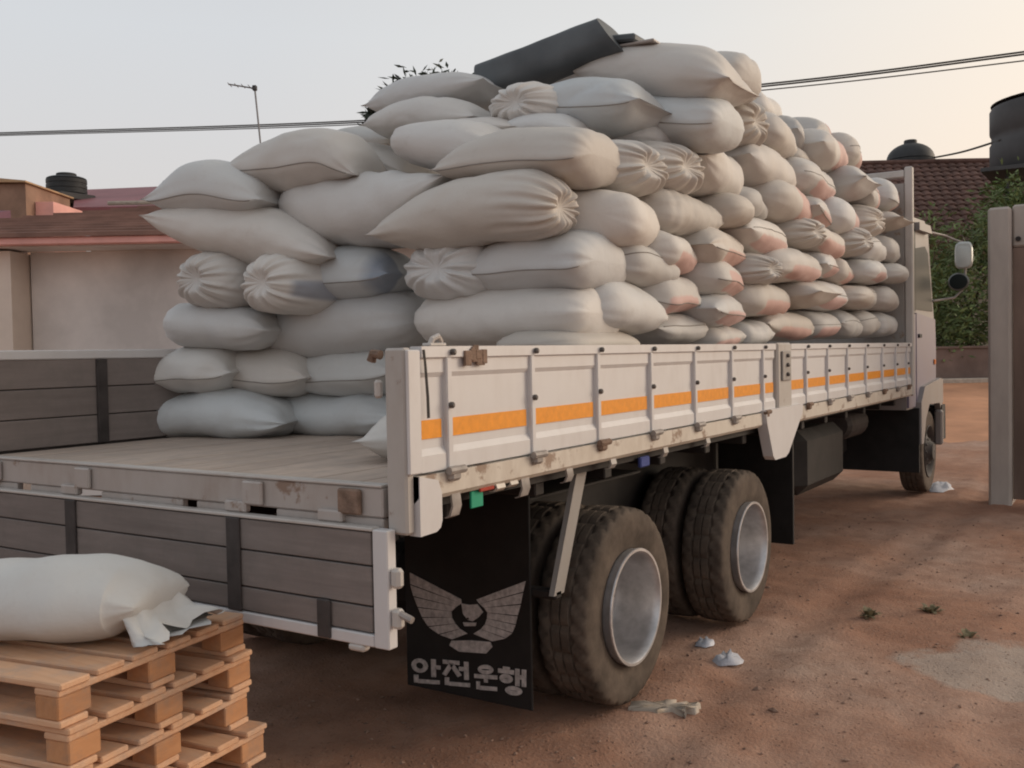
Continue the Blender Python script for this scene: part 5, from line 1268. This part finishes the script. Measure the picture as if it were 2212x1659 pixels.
def make_sack(spec, idx):
    key, P, H, b, e0, e1, seam, tint, pk, label = spec
    big = key[0] == 'r' or key == 'pal' or key in ('s2', 's3', 's4', 's5', 's6', 's7', 's8', 's22', 's23', 's33', 's9')
    NA, NS = (64, 52) if big else (44, 36)
    if 'gather' in (e0, e1): NA, NS = 112, 60
    pos, h, t = catmull(P, H, NS)
    r2 = np.random.RandomState(100 + idx)
    T = np.gradient(pos, axis=0); T /= np.linalg.norm(T, axis=1)[:, None]
    Z = np.array([0, 0, 1.0]); U = Z - T * (T @ Z)[:, None]; U /= np.linalg.norm(U, axis=1)[:, None]
    D = np.cross(T, U)
    # D must point outwards (to the rear for rear sacks, to the right for side sacks)
    out_dir = np.array([-1.0, -0.25, 0]) if key[0] in 'rp' else np.array([-0.2, -1.0, 0])
    end_on = e0 == 'gather'
    if end_on: out_dir = np.array([-0.3, -1.0, 0]) if key[0] == 'r' else np.array([-1.0, -0.3, 0])
    if (D @ out_dir).mean() < 0: D = -D
    th = np.linspace(0, 2 * np.pi, NA, endpoint=False)
    ct, st = np.cos(th), np.sin(th)
    nx_ = 2.2 if not seam else 2.1
    side_ = key[0] == 's'
    if side_: nx_ = 2.6
    Xc = np.sign(ct) * np.abs(ct) ** (2 / nx_)
    Zc = np.where(st > 0, np.abs(st) ** (2 / (2.35 if side_ else 2.0)), -np.abs(st) ** (2 / (2.6 if side_ else 2.25)))
    ths = (-0.30 if key[0] == 'r' else -0.45 + 0.8 * r2.rand()) if seam else 0.0
    if seam:
        bump_ = 0.05 * np.exp(-((th - (2 * np.pi + ths)) / 0.22) ** 2)
        Xc = Xc * (1 + bump_); Zc = Zc * (1 + bump_)

    def prof(tt, e):
        a = np.abs(tt)
        if e == 'flat':
            fh = np.maximum(1 - a ** 3.8, 0) ** 0.54 * 0.985 + 0.015
            fb = 1 - 0.16 * a ** 6
        elif e == 'blunt':
            fh = np.maximum(1 - a ** 6.0, 0) ** 0.5 * 0.96 + 0.04; fb = np.maximum(1 - a ** 5.0, 0) ** 0.5 * 0.80 + 0.20
        elif e == 'corner':
            fh = np.maximum(1 - a ** 9.0, 0) ** 0.45 * 0.96 + 0.04; fb = np.maximum(1 - a ** 14.0, 0) ** 0.5 * 0.5 + 0.5
        elif e == 'mouth':
            fh = np.maximum(1 - a ** 3.2, 0) ** 0.5 * 0.93 + 0.07
            fb = 1 - 0.25 * a ** 5
        elif e == 'gather':
            fh = np.maximum(1 - a ** 4.5, 0) ** 0.55 * 0.92 + 0.08; fb = fh
        else:
            fh = np.maximum(1 - a ** 4.0, 0) ** 0.5 * 0.97 + 0.03; fb = np.maximum(1 - a ** 5.5, 0) ** 0.5 * 0.95 + 0.05
        return fh, fb
    fh0, fb0 = prof(np.minimum(t, 0), e0); fh1, fb1 = prof(np.maximum(t, 0), e1)
    fh, fb = fh0 * fh1, fb0 * fb1
    A, S = np.meshgrid(th, np.arange(NS))
    rx = (b * fb)[:, None] * Xc[None, :]; rz = (h * fh)[:, None] * Zc[None, :]
    axial = []
    # pleats of gathered ends, dog-ears and folds of sewn ends
    for e, sgn in ((e0, -1), (e1, 1)):
        g = np.clip((t * sgn - 0.30) / 0.70, 0, 1)[:, None]
        if e == 'gather':
            k1 = r2.randint(11, 15)
            w = np.sin(k1 * th + r2.uniform(0, 6))[None, :] * 0.6 + np.sin((k1 * 2 - 5) * th + r2.uniform(0, 6))[None, :] * 0.4
            w = np.sign(w) * np.abs(w) ** 0.8
            f_ = 1 + 0.078 * g ** 1.2 * w
            rx = rx * f_; rz = rz * f_
            axial.append((sgn, 0.016 * np.clip((t * sgn - 0.75) / 0.25, 0, 1)[:, None] ** 0.7 * w * np.clip((1.0 - t * sgn) / 0.03, 0, 1)[:, None]))
        else:
            w = np.sin(5 * th + r2.uniform(0, 6))[None, :] + 0.6 * np.sin(9 * th + r2.uniform(0, 6))[None, :]
            w = w + 0.7 * np.sin(14 * th + r2.uniform(0, 6))[None, :]
            f_ = 1 + 0.026 * g ** 1.5 * w
            rx = rx * f_; rz = rz * f_
    rx = rx * (1 - 0.07 * st)[None, :]
    V = pos[:, None, :] + D[:, None, :] * rx[..., None] + U[:, None, :] * rz[..., None]
    for e, sgn in ((e0, -1), (e1, 1)):
        g = np.clip((t * sgn - 0.55) / 0.45, 0, 1)[:, None]
        if e == 'flat':
            ear = 0.035 * g ** 2 * (np.abs(ct)[None, :] ** 2 - 0.45)
            V = V + T[:, None, :] * (sgn * ear)[..., None]
            j_ = 0 if sgn < 0 else NS - 1
            V[j_] = V[j_] + T[j_] * (sgn * 0.028)
        if e == 'gather':
            pull = 0.05 * (np.clip((t * sgn - 0.95) / 0.05, 0, 1) ** 2)[:, None] * np.ones_like(ct)[None, :]
            V = V - T[:, None, :] * (sgn * pull)[..., None]
    for sgn, ax_ in axial:
        V = V + T[:, None, :] * (sgn * ax_)[..., None]
    flat = V.reshape(-1, 3)
    nrm = (D[:, None, :] * (rx / np.maximum(b, .01))[..., None] + U[:, None, :] * (rz / np.maximum(h[:, None], .01))[..., None]).reshape(-1, 3)
    amp = 0.014 if not end_on else 0.007
    fade = np.repeat(np.clip(fh * 1.6, 0, 1), NA)
    flat = flat + nrm * (snoise(flat, idx * 7 + 1, 7.0) * amp + snoise(flat, idx * 7 + 2, 22.0, 2) * 0.0028)[:, None] * fade[:, None]
    # a few sharp tension folds
    q1 = flat @ (r2.normal(size=3) * np.array([3.0, 3.0, 9.0])) + 1.2 * snoise(flat, idx * 7 + 5, 6.0)
    ridge = np.clip(1 - np.abs(np.sin(q1)) / 0.22, 0, 1) * np.clip(snoise(flat, idx * 7 + 6, 5.0) * 1.5, 0, 1)
    flat = flat - nrm * (ridge * 0.007)[:, None] * fade[:, None]
    c0 = flat.mean(0)
    c0[2] = flat[:, 2].min()
    vs = (flat - c0).tolist()
    fs = []
    for i in range(NS - 1):
        for k in range(NA):
            fs.append((i * NA + k, i * NA + (k + 1) % NA, (i + 1) * NA + (k + 1) % NA, (i + 1) * NA + k))
    fs.append(tuple(range(NA))[::-1]); fs.append(tuple((NS - 1) * NA + k for k in range(NA)))
    me = bpy.data.meshes.new('sack')
    me.from_pydata(vs, [], fs); me.update()
    import bmesh
    bm = bmesh.new(); bm.from_mesh(me); bmesh.ops.recalc_face_normals(bm, faces=bm.faces); bm.to_mesh(me); bm.free()
    me.polygons.foreach_set('use_smooth', [True] * len(me.polygons))
    me.materials.append(MATS['sack'])
    thn = np.where(A > np.pi, A - 2 * np.pi, A)
    tt = np.repeat(t[:, None], NA, 1)
    pb = np.zeros_like(A)
    if pk in ('p', 'P'):
        cpos = r2.uniform(-0.15, 0.15)
        ce, hw = (-0.55, 0.62) if pk == 'p' else (-0.4, 0.7)
        pb = np.clip((hw - np.abs(thn - ce)) / 0.30, 0, 1) * np.clip((0.80 - np.abs(tt - cpos)) / 0.2, 0, 1)
    elif pk == 'F':
        pb = np.clip((1.15 - np.abs(thn + 0.05)) / 0.35, 0, 1) * np.clip((tt + 0.25) / 0.25, 0, 1)
    bb = np.zeros_like(A)
    if pk == 'blueend':
        bb = np.clip((tt - 0.62) / 0.22, 0, 1) * (np.abs(thn) < 1.3)
    elif pk == 'strap':
        bb = np.clip((0.34 - np.abs(thn + 0.25)) / 0.12, 0, 1) * np.clip((tt + 0.82) / 0.1, 0, 1) * (tt < 0.2)
    elif pk == 'b':
        bb = 0.18 * np.clip((-0.35 - tt) / 0.3, 0, 1)
    for nm_, arr in (('print_band', pb), ('blue_band', bb)):
        at_ = me.attributes.new(nm_, 'FLOAT', 'POINT'); at_.data.foreach_set('value', arr.reshape(-1).astype(np.float32))
    o = bpy.data.objects.new('sack', me)
    col.objects.link(o)
    o.location = c0
    q = TINT[tint]; j = r2.uniform(0.90, 1.08); w_ = r2.uniform(-0.02, 0.02)
    o.color = (q[0] * j + w_, q[1] * j, q[2] * j - w_, 1)
    tag(o, label, 'sack', 'filled sacks')
    if seam:
        k = int(round(((2 * np.pi + ths) % (2 * np.pi)) / (2 * np.pi) * NA)) % NA
        line = flat.reshape(NS, NA, 3)[3:-3, k] + D[3:-3] * 0.0005
        mb = MB().tube([tuple(p) for p in line], 0.0028, 6)
        sm = mb.build('seam', 'seam_thread', None, smooth=True)
        for vv in sm.data.vertices: vv.co = vv.co - Vector(c0)
        sm.parent = o
    return o, c0


for i_, sp in enumerate(SACKS):
    so, c0 = make_sack(sp, i_)
    if sp[0] == 'pal':
        # frayed open mouth, its cloth spread over the boards
        mb = MB(); NS_, NA_ = 9, 40; vs = []; fs = []
        e = Vector(sp[1][-1]); d = (Vector(sp[1][-1]) - Vector(sp[1][-2])).normalized(); d = Vector((d.x, d.y, 0)).normalized(); s_ = Vector((d.y, -d.x, 0))
        r2 = random.Random(8)
        for i in range(NS_):
            u = i / (NS_ - 1)
            for k in range(NA_):
                w = 2 * math.pi * k / NA_
                wid = 0.150 + 0.05 * u + 0.012 * math.sin(7 * w + 5 * u); hh = 0.075 * (1 - u) ** 0.7 + 0.012 + 0.022 * u * math.sin(6 * w + 1) * (1 if math.sin(w) > 0 else 0.2)
                L = (0.125 + 0.03 * math.sin(3 * w + 0.6) + 0.02 * math.sin(9 * w)) * u
                cx_, sx_ = math.cos(w), math.sin(w)
                p = e - d * 0.04 + d * L + s_ * (wid * cx_) + Vector((0, 0, (0.775 - e.z) * min(1, u * 1.3 + 0.35) + max(hh * sx_, -0.004) + 0.018 * u))
                vs.append(tuple(p))
        for i in range(NS_ - 1):
            for k in range(NA_):
                fs.append((i * NA_ + k, i * NA_ + (k + 1) % NA_, (i + 1) * NA_ + (k + 1) % NA_, (i + 1) * NA_ + k))
        mb.add(vs, fs); mo = mb.build('open_mouth', 'sack', None, smooth=True)
        mo.color = so.color
        for vv in mo.data.vertices: vv.co = vv.co - Vector(c0)
        mo.parent = so

# rolled tarpaulin on top of the load
t = thing('rolled_tarpaulin', (2.35, 0.9, 3.14), 'dark grey rolled tarpaulin slanting on top of the load', 'tarpaulin')
a, b = Vector((2.30, 1.225, 3.178)), Vector((2.36, 0.43, 3.318))
d = (b - a).normalized(); s_ = Vector((1, 0, 0)); s_ = (s_ - d * s_.dot(d)).normalized(); u_ = s_.cross(d)
if u_.z < 0: u_ = -u_
mb = MB(); NS_, NA_ = 24, 40; vs = []; fs = []
for i in range(NS_):
    q = i / (NS_ - 1)
    for k in range(NA_):
        w = 2 * math.pi * k / NA_; cw, sw = math.cos(w), math.sin(w)
        p_ = 6.0 if sw > 0 else 2.8
        X = 0.17 * math.copysign(abs(cw) ** (2 / 4.0), cw); Zz = 0.10 * math.copysign(abs(sw) ** (2 / p_), sw)
        shear = 0.055 * (Zz / 0.10) * (-1)
        ripple = 0.0025 * math.sin(9 * q + 3 * w) + 0.0015 * math.sin(23 * q - 2 * w)
        vs.append(tuple(a + (b - a) * q + d * shear * (q - 0.2) + s_ * (X + ripple) + u_ * (Zz + ripple)))
for i in range(NS_ - 1):
    for k in range(NA_):
        fs.append((i * NA_ + k, i * NA_ + (k + 1) % NA_, (i + 1) * NA_ + (k + 1) % NA_, (i + 1) * NA_ + k))
fs += [tuple(range(NA_))[::-1], tuple((NS_ - 1) * NA_ + k for k in range(NA_))]
mb.add(vs, fs); mb.build('roll', 'tarpaulin', t, autosmooth=0.8)
mb = MB(); mb.box(2.3, 2.5, 0.30, 0.50, 3.285, 3.325, 0.01, rot=Matrix.Rotation(0.10, 3, 'X')); mb.build('loose_fold', 'tarpaulin', t)
mb = MB(); mb.box(2.32, 2.52, 0.20, 0.50, 3.262, 3.276, 0.004, rot=Matrix.Rotation(0.02, 3, 'X')); mb.build('loose_fold', 'dirty_beam', t)

# ------------------------------------------------------------------ stacked pallets
def pallet(z, ang, off, label):
    A0 = Vector((-0.9355 + off[0], 0.5054 + off[1], 0))          # near right corner
    ux = Vector((math.cos(ang), math.sin(ang), 0)); uy = Vector((-math.sin(ang), math.cos(ang), 0))
    Lx, Ly, H_ = 0.786, 1.2, 0.126
    t = thing('pallet', tuple(A0 + Vector((0, 0, z))), label, 'pallet', 'stacked wooden pallets')

    def bx(x0, x1, y0, y1, z0, z1, name, mat):
        m_ = MB().box(x0, x1, y0, y1, z0, z1, 0.004)
        m_.v = [tuple(A0 + ux * p[0] + uy * p[1] + Vector((0, 0, z + p[2]))) for p in m_.v]
        o = m_.build(name, mat, t)
    for k in range(6):
        w = 0.105; x = (Lx - w) * k / 5
        j = rng.uniform(-.008, .008)
        bx(x, x + w, 0 + j, Ly + j, H_ - 0.020, H_ - rng.uniform(0, 0.002), 'board', 'pallet_wood')
    for y in (0.0, 0.55, 1.1):
        bx(0.0, Lx, y + 0.004, y + 0.096, H_ - 0.040, H_ - 0.0205, 'cross_board', 'pallet_wood')
        for x in (0.0, Lx / 2 - 0.06, Lx - 0.12):
            bx(x + rng.uniform(0, .006), x + 0.12, y + rng.uniform(-0.002, .01), y + 0.095, 0.0205, H_ - 0.0405, 'block', 'pallet_block_wood')
    for x in (0.0, Lx / 2 - 0.05, Lx - 0.10):
        bx(x, x + 0.10, 0.0, Ly, 0.0, 0.020, 'bottom_board', 'pallet_wood')


A_ = math.radians(9.4)
names = ['lowest pallet of the stack, resting on the soil', 'second pallet from the bottom of the stack', 'third pallet from the bottom of the stack',
         'fourth pallet from the bottom, third below the lying sack', 'pallet next below the top one of the stack', 'top pallet of the stack, carrying the single sack']
for k in range(6):
    off = (0, 0) if k == 5 else (rng.uniform(-.012, .03), rng.uniform(-.05, -.005))
    pallet(0.002 + k * 0.1265, A_ + (0 if k == 5 else rng.uniform(-.035, .02)), off, names[k])
